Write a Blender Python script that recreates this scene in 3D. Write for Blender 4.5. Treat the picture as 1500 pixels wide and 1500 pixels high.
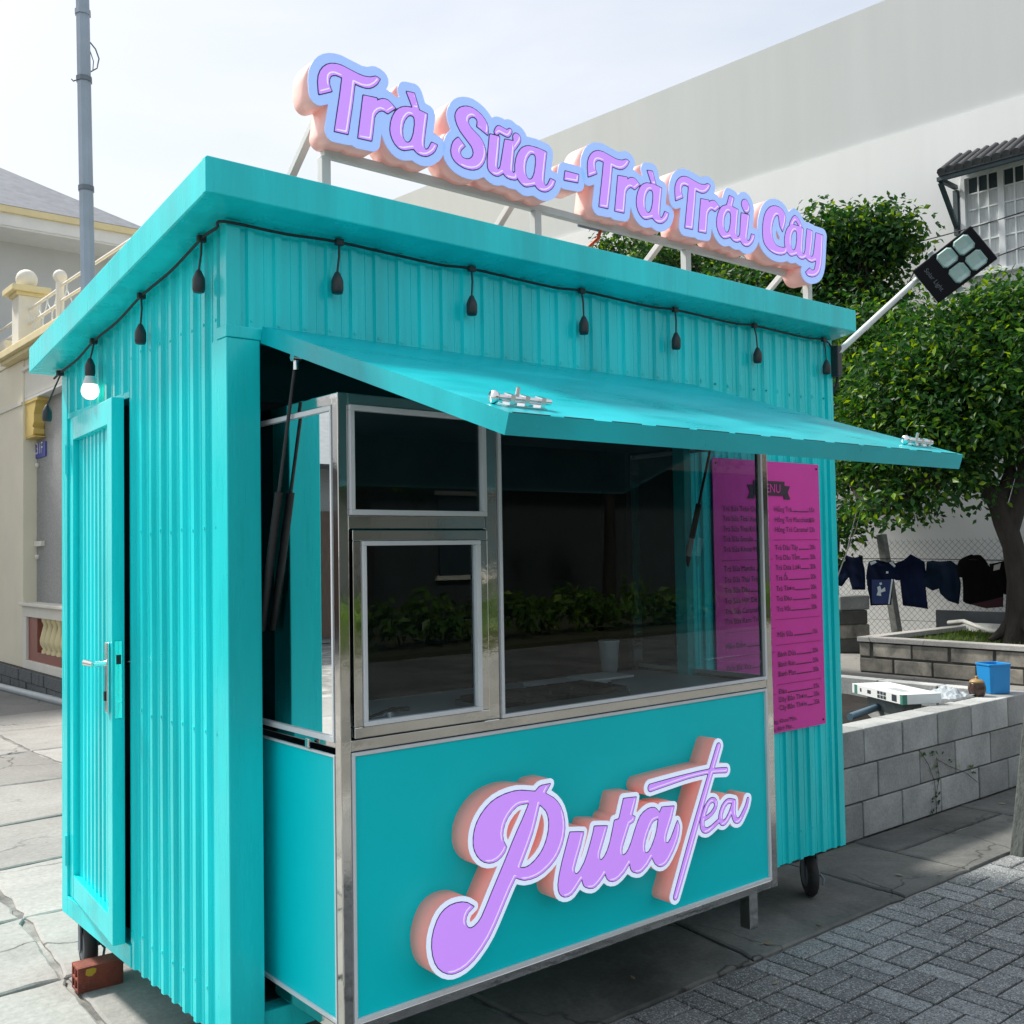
import bpy, bmesh, math, random
import numpy as np
from mathutils import Vector, Matrix, noise as mnoise

for o in list(bpy.data.objects): bpy.data.objects.remove(o)
S = bpy.context.scene
COL = S.collection
rad = math.radians
rnd = random.Random(7)

# ------------------------------------------------------------------ camera
CAM = Vector((-1.2175, -2.6844, 1.5397)); FL = 1525.8
YAW, PITCH, ROLL = .6905, .0381, -.0168
_f = Vector((math.sin(YAW)*math.cos(PITCH), math.cos(YAW)*math.cos(PITCH), math.sin(PITCH)))
_r = Vector((math.cos(YAW), -math.sin(YAW), 0)); _u = _r.cross(_f)
_r = _r*math.cos(ROLL) + _u*math.sin(ROLL); _u = _r.cross(_f)
cd = bpy.data.cameras.new('camera'); cam = bpy.data.objects.new('camera', cd); COL.objects.link(cam)
cd.sensor_width = 36; cd.sensor_fit = 'HORIZONTAL'; cd.lens = 36*FL/1500; cd.clip_start = .05; cd.clip_end = 2000
m = Matrix((_r, _u, -_f)).transposed().to_4x4(); m.translation = CAM; cam.matrix_world = m
S.camera = cam
S.render.resolution_x = S.render.resolution_y = 1024

def ray(x, y): return _f + _r*((x-750)/FL) - _u*((y-750)/FL)
def on(x, y, ax, v):                      # photo pixel -> point on the plane ax = v
    d = ray(x, y); i = 'xyz'.index(ax); return CAM + d*((v-CAM[i])/d[i])
def on_plane(x, y, p0, n):
    d = ray(x, y); return CAM + d*((p0-CAM).dot(n)/d.dot(n))

# ------------------------------------------------------------------ world, sun, exposure
SUN_AZ, SUN_EL = rad(-22), rad(50)
W = bpy.data.worlds.new('World'); S.world = W; W.use_nodes = True
nt = W.node_tree; N = nt.nodes; L = nt.links; N.clear()
sky = N.new('ShaderNodeTexSky'); sky.sky_type = 'NISHITA'; sky.sun_disc = False
sky.sun_elevation = SUN_EL; sky.sun_rotation = SUN_AZ; sky.dust_density = 4; sky.air_density = 1.2; sky.altitude = 0
tc = N.new('ShaderNodeTexCoord'); mp = N.new('ShaderNodeMapping'); mp.inputs['Scale'].default_value = (1, 1, 2.6)
nz = N.new('ShaderNodeTexNoise'); nz.inputs['Scale'].default_value = 1.7; nz.inputs['Detail'].default_value = 7; nz.inputs['Roughness'].default_value = .55; nz.inputs['Distortion'].default_value = .6
rp = N.new('ShaderNodeValToRGB'); rp.color_ramp.elements[0].position = .3; rp.color_ramp.elements[0].color = (.40,)*3+(1,); rp.color_ramp.elements[1].position = .72; rp.color_ramp.elements[1].color = (.93,)*3+(1,)
mx = N.new('ShaderNodeMix'); mx.data_type = 'RGBA'; mx.inputs['B'].default_value = (6.0, 6.2, 6.5, 1)
bg = N.new('ShaderNodeBackground'); bg.inputs['Strength'].default_value = .104
ow = N.new('ShaderNodeOutputWorld')
L.new(tc.outputs['Generated'], mp.inputs[0]); L.new(mp.outputs[0], nz.inputs['Vector']); L.new(nz.outputs['Fac'], rp.inputs[0])
L.new(rp.outputs[0], mx.inputs['Factor']); L.new(sky.outputs[0], mx.inputs['A']); L.new(mx.outputs['Result'], bg.inputs['Color']); L.new(bg.outputs[0], ow.inputs[0])
sd = bpy.data.lights.new('sun', 'SUN'); sd.energy = 3.5; sd.angle = rad(6.0); sd.color = (1, .95, .87)
sun = bpy.data.objects.new('sun', sd); COL.objects.link(sun)
sv = Vector((math.sin(SUN_AZ)*math.cos(SUN_EL), math.cos(SUN_AZ)*math.cos(SUN_EL), math.sin(SUN_EL)))
sun.rotation_euler = sv.to_track_quat('Z', 'Y').to_euler(); sun.location = sv*60
S.render.engine = 'CYCLES'
S.view_settings.view_transform = 'Standard'; S.view_settings.look = 'None'; S.view_settings.exposure = 0.68; S.view_settings.gamma = 1
S.cycles.max_bounces = 8; S.cycles.transparent_max_bounces = 12; S.cycles.caustics_reflective = False; S.cycles.caustics_refractive = False

# ------------------------------------------------------------------ materials
def mat(name, col, rough=.5, metal=0, spec=.5, coat=0, var=0, vscale=4, bump=0, bscale=30, emit=None, estr=0, col2=None, rvar=0, vdet=6, stretch=None, transl=None):
    M = bpy.data.materials.new(name); M.use_nodes = True; t = M.node_tree; n = t.nodes; l = t.links
    b = n['Principled BSDF']; b.inputs['Base Color'].default_value = (*col, 1); b.inputs['Roughness'].default_value = rough
    b.inputs['Metallic'].default_value = metal; b.inputs['Specular IOR Level'].default_value = spec; b.inputs['Coat Weight'].default_value = coat; b.inputs['Coat Roughness'].default_value = .08
    if emit: b.inputs['Emission Color'].default_value = (*emit, 1); b.inputs['Emission Strength'].default_value = estr
    tcn = n.new('ShaderNodeTexCoord'); vec = tcn.outputs['Object']
    if stretch:
        mpn = n.new('ShaderNodeMapping'); mpn.inputs['Scale'].default_value = stretch; l.new(vec, mpn.inputs[0]); vec = mpn.outputs[0]
    if var or col2 or rvar:
        z = n.new('ShaderNodeTexNoise'); z.inputs['Scale'].default_value = vscale; z.inputs['Detail'].default_value = vdet; z.inputs['Roughness'].default_value = .62; l.new(vec, z.inputs['Vector'])
        r = n.new('ShaderNodeValToRGB'); r.color_ramp.elements[0].position = .33; r.color_ramp.elements[1].position = .67
        c2 = col2 if col2 else tuple(c*(1-var) for c in col); c1 = col if col2 else tuple(min(1, c*(1+var*.6)) for c in col)
        r.color_ramp.elements[0].color = (*c2, 1); r.color_ramp.elements[1].color = (*c1, 1)
        l.new(z.outputs['Fac'], r.inputs[0]); l.new(r.outputs[0], b.inputs['Base Color'])
        if rvar:
            mr = n.new('ShaderNodeMapRange'); mr.inputs['To Min'].default_value = max(0, rough-rvar); mr.inputs['To Max'].default_value = min(1, rough+rvar)
            mr.inputs['From Min'].default_value = .3; mr.inputs['From Max'].default_value = .7
            l.new(z.outputs['Fac'], mr.inputs[0]); l.new(mr.outputs[0], b.inputs['Roughness'])
    if bump:
        z2 = n.new('ShaderNodeTexNoise'); z2.inputs['Scale'].default_value = bscale; z2.inputs['Detail'].default_value = 6; l.new(vec, z2.inputs['Vector'])
        bp = n.new('ShaderNodeBump'); bp.inputs['Strength'].default_value = bump; bp.inputs['Distance'].default_value = .02; l.new(z2.outputs['Fac'], bp.inputs['Height']); l.new(bp.outputs[0], b.inputs['Normal'])
    return M

def concrete(name, c1, c2, dark, scale=1.0, cracks=0.0, crscale=.8, rough=.9, stain=.5, speck=0):
    M = mat(name, c1, rough=rough); t = M.node_tree; n = t.nodes; l = t.links; b = n['Principled BSDF']; b.inputs['Specular IOR Level'].default_value = .3
    g = n.new('ShaderNodeNewGeometry'); vec = g.outputs['Position']
    def noise(s, d=6, r=.6, dist=0):
        z = n.new('ShaderNodeTexNoise'); z.inputs['Scale'].default_value = s; z.inputs['Detail'].default_value = d; z.inputs['Roughness'].default_value = r; z.inputs['Distortion'].default_value = dist
        l.new(vec, z.inputs['Vector']); return z.outputs['Fac']
    def ramp(v, p0, p1, a, bb):
        r = n.new('ShaderNodeValToRGB'); r.color_ramp.elements[0].position = p0; r.color_ramp.elements[1].position = p1
        r.color_ramp.elements[0].color = (*a, 1); r.color_ramp.elements[1].color = (*bb, 1); l.new(v, r.inputs[0]); return r.outputs[0]
    def mixc(f, a, bb, mode='MIX'):
        k = n.new('ShaderNodeMix'); k.data_type = 'RGBA'; k.blend_type = mode
        for s, v in (('Factor', f), ('A', a), ('B', bb)):
            if hasattr(v, 'is_linked') or hasattr(v, 'links'): l.new(v, k.inputs[s])
            elif s == 'Factor': k.inputs[s].default_value = v
            else: k.inputs[s].default_value = (*v, 1)
        return k.outputs['Result']
    base = ramp(noise(1.3*scale, 8, .65, .3), .35, .65, c2, c1)
    st = ramp(noise(.75*scale+.13, 9, .7, .8), .45, .72, (0, 0, 0), (stain,)*3)
    base = mixc(st, base, dark)
    fine = noise(38*scale, 4, .7)
    base = mixc(1.0, base, ramp(fine, .25, .75, (.78,)*3, (1.12,)*3), 'MULTIPLY')
    oi = n.new('ShaderNodeObjectInfo'); base = mixc(1.0, base, ramp(oi.outputs['Random'], 0, 1, (.70,)*3, (1.18,)*3), 'MULTIPLY')
    h = fine
    if speck:
        v = n.new('ShaderNodeTexVoronoi'); v.inputs['Scale'].default_value = 230; l.new(vec, v.inputs['Vector'])
        sp = n.new('ShaderNodeSeparateColor'); l.new(v.outputs['Color'], sp.inputs[0])
        base = mixc(ramp(sp.outputs[0], .62, .7, (0, 0, 0), (speck,)*3), base, tuple(c*.18 for c in c1))
        base = mixc(ramp(sp.outputs[1], .8, .86, (0, 0, 0), (speck*.8,)*3), base, tuple(min(1, c*2.1) for c in c1))
    if cracks:
        dn = n.new('ShaderNodeTexNoise'); dn.inputs['Scale'].default_value = 2.6; dn.inputs['Detail'].default_value = 6; l.new(vec, dn.inputs['Vector'])
        ma = n.new('ShaderNodeVectorMath'); ma.operation = 'MULTIPLY_ADD'; ma.inputs[1].default_value = (.55,)*3; l.new(dn.outputs['Color'], ma.inputs[0]); l.new(vec, ma.inputs[2])
        v = n.new('ShaderNodeTexVoronoi'); v.feature = 'DISTANCE_TO_EDGE'; v.inputs['Scale'].default_value = crscale; l.new(ma.outputs[0], v.inputs['Vector'])
        cf = ramp(v.outputs['Distance'], 0, .012, (1, 1, 1), (0, 0, 0))
        gate = ramp(noise(.9, 3), .46, .56, (0, 0, 0), (cracks,)*3)
        cg = mixc(1.0, cf, gate, 'MULTIPLY')
        base = mixc(cg, base, (.03, .03, .03))
    l.new(base, b.inputs['Base Color'])
    bp = n.new('ShaderNodeBump'); bp.inputs['Strength'].default_value = .35; bp.inputs['Distance'].default_value = .01
    l.new(h, bp.inputs['Height']); l.new(bp.outputs[0], b.inputs['Normal'])
    return M

def glass(name, tint=(.74, .83, .85), ior=1.52):
    M = bpy.data.materials.new(name); M.use_nodes = True; t = M.node_tree; n = t.nodes; l = t.links; n.clear()
    tr = n.new('ShaderNodeBsdfTransparent'); tr.inputs[0].default_value = (*tint, 1)
    gl = n.new('ShaderNodeBsdfGlossy'); gl.inputs['Roughness'].default_value = .01; gl.inputs[0].default_value = (.95, 1, 1, 1)
    fr = n.new('ShaderNodeFresnel'); fr.inputs[0].default_value = ior
    mu = n.new('ShaderNodeMath'); mu.operation = 'MULTIPLY'; mu.inputs[1].default_value = 1.0; mu.use_clamp = True
    ms = n.new('ShaderNodeMixShader'); o = n.new('ShaderNodeOutputMaterial')
    l.new(fr.outputs[0], mu.inputs[0]); l.new(mu.outputs[0], ms.inputs[0]); l.new(tr.outputs[0], ms.inputs[1]); l.new(gl.outputs[0], ms.inputs[2]); l.new(ms.outputs[0], o.inputs[0])
    return M

def leaf_mat(name, ca, cb, cc):
    M = bpy.data.materials.new(name); M.use_nodes = True; t = M.node_tree; n = t.nodes; l = t.links; n.clear()
    g = n.new('ShaderNodeNewGeometry'); r = n.new('ShaderNodeValToRGB')
    r.color_ramp.elements[0].color = (*ca, 1); r.color_ramp.elements[1].color = (*cc, 1); e = r.color_ramp.elements.new(.78); e.color = (*cb, 1)
    l.new(g.outputs['Random Per Island'], r.inputs[0])
    d = n.new('ShaderNodeBsdfPrincipled'); d.inputs['Roughness'].default_value = .42; d.inputs['Specular IOR Level'].default_value = .25
    tl = n.new('ShaderNodeBsdfTranslucent'); hs = n.new('ShaderNodeHueSaturation'); hs.inputs['Hue'].default_value = .47; hs.inputs['Saturation'].default_value = 1.15; hs.inputs['Value'].default_value = 1.45
    ms = n.new('ShaderNodeMixShader'); ms.inputs[0].default_value = .42; o = n.new('ShaderNodeOutputMaterial')
    l.new(r.outputs[0], d.inputs['Base Color']); l.new(r.outputs[0], hs.inputs['Color']); l.new(hs.outputs[0], tl.inputs[0])
    l.new(d.outputs[0], ms.inputs[1]); l.new(tl.outputs[0], ms.inputs[2]); l.new(ms.outputs[0], o.inputs[0])
    return M

TEAL = (.012, .77, .80)
M = dict(
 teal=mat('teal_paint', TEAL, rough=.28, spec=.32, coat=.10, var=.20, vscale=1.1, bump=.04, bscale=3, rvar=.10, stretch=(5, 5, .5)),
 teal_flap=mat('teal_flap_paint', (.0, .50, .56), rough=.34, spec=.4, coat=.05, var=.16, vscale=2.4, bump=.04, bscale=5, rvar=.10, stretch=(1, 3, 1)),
 teal_panel=mat('teal_composite_panel', (.0, .74, .80), rough=.36, spec=.22, var=.04, vscale=1.5),
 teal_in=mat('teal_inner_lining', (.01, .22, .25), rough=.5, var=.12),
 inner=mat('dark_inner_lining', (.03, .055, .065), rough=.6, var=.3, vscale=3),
 steel=mat('polished_stainless', (.66, .65, .62), rough=.07, metal=1, bump=.04, bscale=8, rvar=.05, var=.06, vscale=7),
 chrome=mat('bright_metal', (.8, .8, .8), rough=.16, metal=1),
 white=mat('white_bead', (.74, .78, .80), rough=.4, var=.05, vscale=6),
 glass=glass('tinted_glass'), glass2=glass('clear_glass', (.8, .88, .88)),
 dark=mat('black_rubber', (.018, .02, .022), rough=.6, var=.2, vscale=20),
 socket=mat('dark_socket_plastic', (.03, .036, .04), rough=.45),
 bulb=mat('lit_bulb', (.9, .88, .8), rough=.3, emit=(1, .86, .6), estr=1.0),
 bulbcap=mat('bulb_cap', (.75, .76, .76), rough=.4),
 salmon=mat('salmon_return', (.92, .40, .35), rough=.42, var=.06, vscale=9, bump=.03, emit=(.9, .32, .26), estr=.10),  # glow added to lift the letter sides against the turquoise bounce
 salmon2=mat('skylit_salmon_return', (.92, .60, .55), rough=.4, var=.10, vscale=7, bump=.05, emit=(1, .36, .30), estr=.10),  # paler copy of the salmon: sky light put into the colour, glow added
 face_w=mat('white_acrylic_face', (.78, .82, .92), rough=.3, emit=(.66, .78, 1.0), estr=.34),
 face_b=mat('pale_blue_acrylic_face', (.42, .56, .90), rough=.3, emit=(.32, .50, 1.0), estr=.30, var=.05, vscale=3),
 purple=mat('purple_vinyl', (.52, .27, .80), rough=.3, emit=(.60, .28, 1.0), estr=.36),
 navy=mat('navy_vinyl', (.03, .03, .14), rough=.4),
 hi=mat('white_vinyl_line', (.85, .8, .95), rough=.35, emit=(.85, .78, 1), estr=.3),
 frame_w=mat('white_painted_tube', (.70, .75, .73), rough=.45, var=.08, vscale=9),
 pink=mat('magenta_print', (.78, .035, .42), rough=.36, spec=.5, var=.08, vscale=2.2, bump=.05, bscale=6),
 ink=mat('dark_print_ink', (.03, .008, .03), rough=.4),
 inkred=mat('maroon_print_ink', (.22, .01, .06), rough=.4),
 black=mat('black_lamp_housing', (.003, .003, .006), rough=.5, spec=.2),
 lens=mat('lamp_lens', (.36, .52, .48), rough=.18, spec=.7, coat=.5),
 greytext=mat('grey_lettering', (.12, .13, .15), rough=.5),
 alu=mat('aluminium', (.62, .63, .62), rough=.35, metal=.85),
 orange=mat('orange_cable', (.7, .13, .04), rough=.5),
 brick=mat('red_clay', (.30, .075, .045), rough=.8, var=.3, vscale=14, bump=.3, bscale=50, col2=(.17, .05, .035)),
 yellowmark=mat('yellow_mark', (.5, .33, .03), rough=.8),
 block=concrete('concrete_block', (.48, .49, .48), (.31, .325, .32), (.12, .13, .125), 1.6, stain=.55),
 block2=concrete('old_concrete_block', (.48, .44, .37), (.24, .23, .20), (.07, .075, .07), 2.6, stain=.95),
 mortar=concrete('dark_mortar', (.13, .13, .12), (.08, .08, .075), (.04, .045, .04), 3, stain=.5),
 slab=concrete('pale_concrete_slab', (.42, .415, .395), (.33, .325, .31), (.20, .195, .185), 1.0, cracks=.9, crscale=.9, stain=.55),
 slab2=concrete('stained_shade_concrete', (.22, .22, .205), (.13, .135, .13), (.05, .055, .05), 1.2, cracks=.9, crscale=1.1, stain=.75),  # stained; its dark base also stands in for shade under the kiosk
 joint=concrete('cement_joint', (.42, .41, .39), (.16, .16, .15), (.05, .05, .05), 4, stain=.9),
 paver=concrete('terrazzo_paver', (.33, .345, .345), (.25, .265, .265), (.12, .13, .13), 1.0, stain=.6, speck=.6),
 groove=concrete('paver_groove', (.035, .04, .04), (.02, .022, .022), (.01, .01, .01), 3),
 soil=concrete('dark_soil', (.035, .03, .025), (.018, .016, .014), (.008, .008, .007), 6),
 asphalt=concrete('asphalt', (.06, .06, .062), (.045, .045, .047), (.03, .03, .03), 1.5, speck=.4),
 grass_ground=concrete('verge_soil', (.10, .11, .05), (.07, .07, .04), (.04, .04, .025), 2),
 plaster=mat('white_wall_plaster', (.75, .77, .77), rough=.85, var=.03, vscale=.9, bump=.06, bscale=14, stretch=(2, 2, .22)),
 plaster_g=mat('grey_wall_plaster', (.54, .57, .57), rough=.85, var=.035, vscale=.8, bump=.06, bscale=14, stretch=(2, 2, .2)),
 cream=mat('cream_render', (.80, .74, .58), rough=.8, var=.06, vscale=1.2, bump=.05, bscale=20),
 cream_w=mat('pale_cream_trim', (.76, .73, .64), rough=.75, var=.05, vscale=3),
 yellow=mat('yellow_trim', (.66, .49, .15), rough=.7, var=.08, vscale=5),
 yellow_p=mat('pale_yellow_trim', (.72, .62, .36), rough=.7, var=.06, vscale=5),
 granite=mat('grey_granite', (.27, .28, .28), rough=.4, var=.35, vscale=60, vdet=3),
 housegrey=mat('grey_house_wall', (.56, .58, .58), rough=.85, var=.08, vscale=1),
 soffit=mat('pale_soffit', (.72, .73, .72), rough=.85, var=.05),
 rooftile=mat('slate_roof', (.20, .22, .25), rough=.8, var=.2, vscale=6),
 darktile=mat('dark_canopy_tile', (.055, .06, .065), rough=.75, var=.3, vscale=5),
 redtile=mat('red_tile', (.27, .09, .065), rough=.5, var=.12, vscale=6),
 stone=mat('dark_stone', (.12, .135, .14), rough=.75, var=.45, vscale=8, bump=.3, bscale=30),
 wood=mat('brown_door_wood', (.10, .06, .04), rough=.5, var=.3, vscale=5, stretch=(8, 8, 1)),
 blue=mat('blue_plate', (.03, .05, .33), rough=.4),
 whitetext=mat('white_lettering', (.8, .82, .85), rough=.5),
 pvc=mat('grey_pvc', (.42, .46, .47), rough=.45, var=.1), pvc_w=mat('white_pvc', (.70, .70, .66), rough=.5, var=.12, vscale=8), pvc_b=mat('blue_grey_pvc', (.10, .17, .22), rough=.5, var=.15),
 galv=mat('galvanised_steel', (.36, .42, .49), rough=.55, metal=.3, var=.1, vscale=2.5),
 galvband=mat('dark_steel_band', (.17, .20, .23), rough=.5, metal=.5),
 bark=mat('tree_bark', (.032, .027, .022), rough=.95, var=.4, vscale=9, bump=.8, bscale=25, stretch=(1, 1, .35)),
 leafA=leaf_mat('leaf_dark_green', (.010, .050, .016), (.026, .10, .020), (.16, .30, .03)),
 leafB=leaf_mat('leaf_green', (.012, .055, .016), (.03, .115, .020), (.20, .36, .035)),
 leafH=leaf_mat('hedge_leaf', (.05, .12, .02), (.10, .2, .03), (.22, .32, .05)),
 grass=leaf_mat('grass_blade', (.04, .10, .015), (.07, .15, .02), (.14, .22, .03)),
 wire=mat('galvanised_wire', (.30, .31, .31), rough=.5, metal=.5),
 cable=mat('black_cable', (.02, .02, .022), rough=.6),
 concpost=mat('grey_concrete_post', (.20, .21, .20), rough=.9, var=.35, vscale=14, bump=.3),
 woodpost=mat('weathered_post', (.10, .11, .105), rough=.9, var=.4, vscale=6, bump=.4, bscale=20, stretch=(6, 6, 1)),
 navycloth=mat('navy_cloth', (.005, .010, .035), rough=.95, var=.3, vscale=5, spec=.1), blackcloth=mat('black_cloth', (.003, .003, .004), spec=.1, rough=.9, var=.3),
 tealcloth=mat('dark_teal_cloth', (.004, .012, .028), spec=.1, rough=.9, var=.3), maroon=mat('maroon_cloth', (.04, .008, .015), rough=.9), greycloth=mat('pale_grey_cloth', (.40, .40, .38), rough=.9, var=.2), bluecloth=mat('blue_jersey', (.014, .035, .14), rough=.8, var=.2),
 emblem=mat('white_emblem_print', (.55, .65, .72), rough=.7),
 card=mat('white_carton', (.72, .74, .74), rough=.5, var=.05, vscale=6), cardg=mat('green_carton_print', (.05, .20, .16), rough=.5), cardk=mat('dark_carton_print', (.03, .04, .05), rough=.5), cardgr=mat('grey_carton_print', (.38, .41, .42), rough=.5),
 bluetub=mat('blue_translucent_plastic', (.02, .26, .62), rough=.3, spec=.5), jar=mat('brown_glazed_pot', (.055, .028, .018), rough=.25, var=.3, vscale=12), jarlid=mat('tan_pot_lid', (.30, .19, .07), rough=.5),
 bag=mat('crumpled_film', (.40, .45, .48), rough=.18, spec=.7), paper=mat('white_paper', (.7, .73, .74), rough=.6),
 worktop=mat('pale_blue_worktop', (.36, .46, .50), rough=.35, var=.08),
 darkgrey=mat('dark_grey_sheet', (.10, .115, .13), rough=.6, var=.2), curtain=mat('pale_curtain', (.62, .65, .66), rough=.9, var=.2, vscale=12, stretch=(1, 6, .3)),
 winblue=mat('old_blue_box', (.03, .08, .14), rough=.5), housedark=mat('dark_house_wall', (.045, .055, .055), rough=.85, var=.1),
 rust=mat('terracotta_tile', (.07, .05, .04), rough=.85, var=.3, vscale=7), tread=mat('tyre_rubber', (.02, .021, .022), rough=.75, bump=.2, bscale=60),
)

# ------------------------------------------------------------------ mesh helpers
class MB:
    def __init__(s): s.v = []; s.f = []; s.smooth = []
    def add(s, vs, fs, smooth=False):
        b = len(s.v); s.v += [tuple(p) for p in vs]; s.f += [tuple(i+b for i in f) for f in fs]; s.smooth += [smooth]*len(fs); return s
    def box(s, x0, x1, y0, y1, z0, z1):
        return s.hexa([(x0,y0,z0),(x1,y0,z0),(x1,y1,z0),(x0,y1,z0),(x0,y0,z1),(x1,y0,z1),(x1,y1,z1),(x0,y1,z1)])
    def hexa(s, P):
        P = [Vector(p) for p in P]; fs = [(0,3,2,1),(4,5,6,7),(0,1,5,4),(1,2,6,5),(2,3,7,6),(3,0,4,7)]
        if (P[1]-P[0]).cross(P[3]-P[0]).dot(P[4]-P[0]) < 0: fs = [f[::-1] for f in fs]
        return s.add(P, fs)
    def obox(s, o, ex, ey, ez):
        o = Vector(o); ex = Vector(ex); ey = Vector(ey); ez = Vector(ez)
        return s.hexa([o, o+ex, o+ex+ey, o+ey, o+ez, o+ex+ez, o+ex+ey+ez, o+ey+ez])
    def tube(s, pts, r, n=8, caps=True):
        pts = [Vector(p) for p in pts]; rs = r if isinstance(r, (list, tuple)) else [r]*len(pts)
        vs = []; fs = []; prev = None
        for i, p in enumerate(pts):
            d = (pts[min(i+1, len(pts)-1)] - pts[max(i-1, 0)]).normalized()
            if prev is None:
                a = Vector((0, 0, 1)) if abs(d.z) < .9 else Vector((1, 0, 0)); prev = d.cross(a).normalized()
            else: prev = (prev - d*prev.dot(d)).normalized()
            q = d.cross(prev)
            for k in range(n):
                t = 2*math.pi*k/n; vs.append(p + (prev*math.cos(t)+q*math.sin(t))*rs[i])
        for i in range(len(pts)-1):
            for k in range(n): fs.append((i*n+k, i*n+(k+1) % n, (i+1)*n+(k+1) % n, (i+1)*n+k))
        s.add(vs, fs, True)
        if caps: s.add(vs[:n][::-1], [tuple(range(n))]); s.add(vs[-n:], [tuple(range(n))])
        return s
    def bar(s, a, b, w, h=None, up=(0, 0, 1)):           # square bar between two points
        a = Vector(a); b = Vector(b); h = h or w; d = (b-a).normalized(); u = Vector(up)
        if abs(d.dot(u)) > .98: u = Vector((0, 1, 0))
        x = d.cross(u).normalized(); y = x.cross(d)
        return s.obox(a - x*w/2 - y*h/2, x*w, y*h, b-a)
    def lathe(s, prof, n=16, c=(0, 0, 0), axis='z'):
        vs = []; fs = []
        for r, z in prof:
            for k in range(n):
                t = 2*math.pi*k/n; p = (r*math.cos(t), r*math.sin(t), z)
                if axis == 'x': p = (z, p[0], p[1])
                if axis == 'y': p = (p[0], z, p[1])
                vs.append((p[0]+c[0], p[1]+c[1], p[2]+c[2]))
        for i in range(len(prof)-1):
            for k in range(n): fs.append((i*n+k, i*n+(k+1) % n, (i+1)*n+(k+1) % n, (i+1)*n+k))
        if axis == 'y': fs = [f[::-1] for f in fs]
        s.add(vs, fs, True)
        s.add(vs[:n], [tuple(range(n))[::-1] if axis != 'y' else tuple(range(n))]); s.add(vs[-n:], [tuple(range(n)) if axis != 'y' else tuple(range(n))[::-1]])
        return s
    def prism(s, pts2, o, ex, ey, ez):                   # 2D polygon in ex,ey extruded by ez
        o = Vector(o); ex = Vector(ex); ey = Vector(ey); ez = Vector(ez); n = len(pts2)
        A = [o+ex*x+ey*y for x, y in pts2]; B = [p+ez for p in A]
        return s.add(A+B, [tuple(range(n))[::-1], tuple(range(n, 2*n))]+[(i, (i+1) % n, n+(i+1) % n, n+i) for i in range(n)])
    def mesh(s, name):
        me = bpy.data.meshes.new(name); me.from_pydata(s.v, [], s.f); me.polygons.foreach_set('use_smooth', s.smooth); me.update(); return me
    def build(s, name, material, parent=None, bevel=0, **tags):
        return mk(name, s.mesh(name), material, parent, bevel, **tags)

def mk(name, me, material, parent=None, bevel=0, **tags):
    o = bpy.data.objects.new(name, me); COL.objects.link(o)
    if material and not me.materials: me.materials.append(M[material] if isinstance(material, str) else material)
    if parent: attach(o, parent)
    if bevel:
        b = o.modifiers.new('bevel', 'BEVEL'); b.width = bevel; b.segments = 2; b.limit_method = 'ANGLE'; b.angle_limit = rad(40)
    for k, v in tags.items(): o[k] = v
    return o
WM = {}
def world_of(o): return WM.get(o.name, Matrix())
def attach(o, parent):
    o.parent = parent; o.matrix_parent_inverse = world_of(parent).inverted()
def empty(name, loc, **tags):
    o = bpy.data.objects.new(name, None); COL.objects.link(o); o.location = loc; o.empty_display_size = .2
    WM[o.name] = Matrix.Translation(Vector(loc))
    for k, v in tags.items(): o[k] = v
    return o
def place(me, name, material, parent, loc=(0, 0, 0), rot=None, **tags):   # shared mesh piece
    o = mk(name, me, material, parent, **tags)
    o.location = loc
    if rot is not None: o.rotation_euler = rot
    return o

# ================================================================== GROUND
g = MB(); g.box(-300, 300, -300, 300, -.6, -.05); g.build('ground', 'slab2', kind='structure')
yard = MB(); yard.box(-9, 30, -.203, 40, -.045, -.014); yard = yard.build('concrete_yard', 'joint', kind='structure')
slabs_x = [-4.2, -3.1, -2.05, -.98, -.02, .98, 2.05, 3.02]
slabs_y = [-.2, .62, 1.33, 2.05, 2.95, 3.9, 5.0, 6.2, 7.4, 8.5]
def jit(i, j, k): 
    r = random.Random(i*91+j*17+k); return r.uniform(-.09, .09)
def slab(P, name='slab', material='slab', gap=.010, h=.0, sub=5, amp=1.0):
    # irregular slab with slightly broken edges
    c = sum((Vector(p) for p in P), Vector((0, 0)))/len(P); ring = []
    for a in range(len(P)):
        p = Vector(P[a]); q = Vector(P[(a+1) % len(P)]); d = (q-p); nrm = Vector((-d.y, d.x)).normalized()
        for t in range(sub*2):
            w = p + d*(t/(sub*2)); w += nrm*(gap + amp*abs(mnoise.noise(Vector((w.x*5, w.y*5, 2))))*.03 + amp*.010*mnoise.noise(Vector((w.x*23, w.y*23, 5))))
            ring.append(w)
    b = MB(); n = len(ring); z = h
    v = [(w.x, w.y, z-.006) for w in ring] + [(w.x+(c.x-w.x)*.02, w.y+(c.y-w.y)*.02, z) for w in ring] + [(w.x, w.y, -.03) for w in ring]
    f = [tuple(range(n, 2*n))] + [(i, (i+1) % n, n+(i+1) % n, n+i) for i in range(n)] + [(2*n+i, 2*n+(i+1) % n, (i+1) % n, i) for i in range(n)]
    b.add(v, f); return b.build(name, material, yard)
def gpt(i, j):
    x = slabs_x[i]+jit(i, j, 1)*.8 + .05*j*(0 if i in (0,) else 1)*.6; y = slabs_y[j]+(0 if j == 0 else jit(i, j, 2)*.7+ .02*i); return (x, y)
for i in range(len(slabs_x)-1):
    for j in range(len(slabs_y)-1):
        slab([gpt(i, j), gpt(i+1, j), gpt(i+1, j+1), gpt(i, j+1)], material='slab2' if (j == 0 and i > 3) else 'slab', h=random.Random(i*7+j).uniform(-.004, .004), amp=.35 if j == 0 else 1.0)
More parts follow.
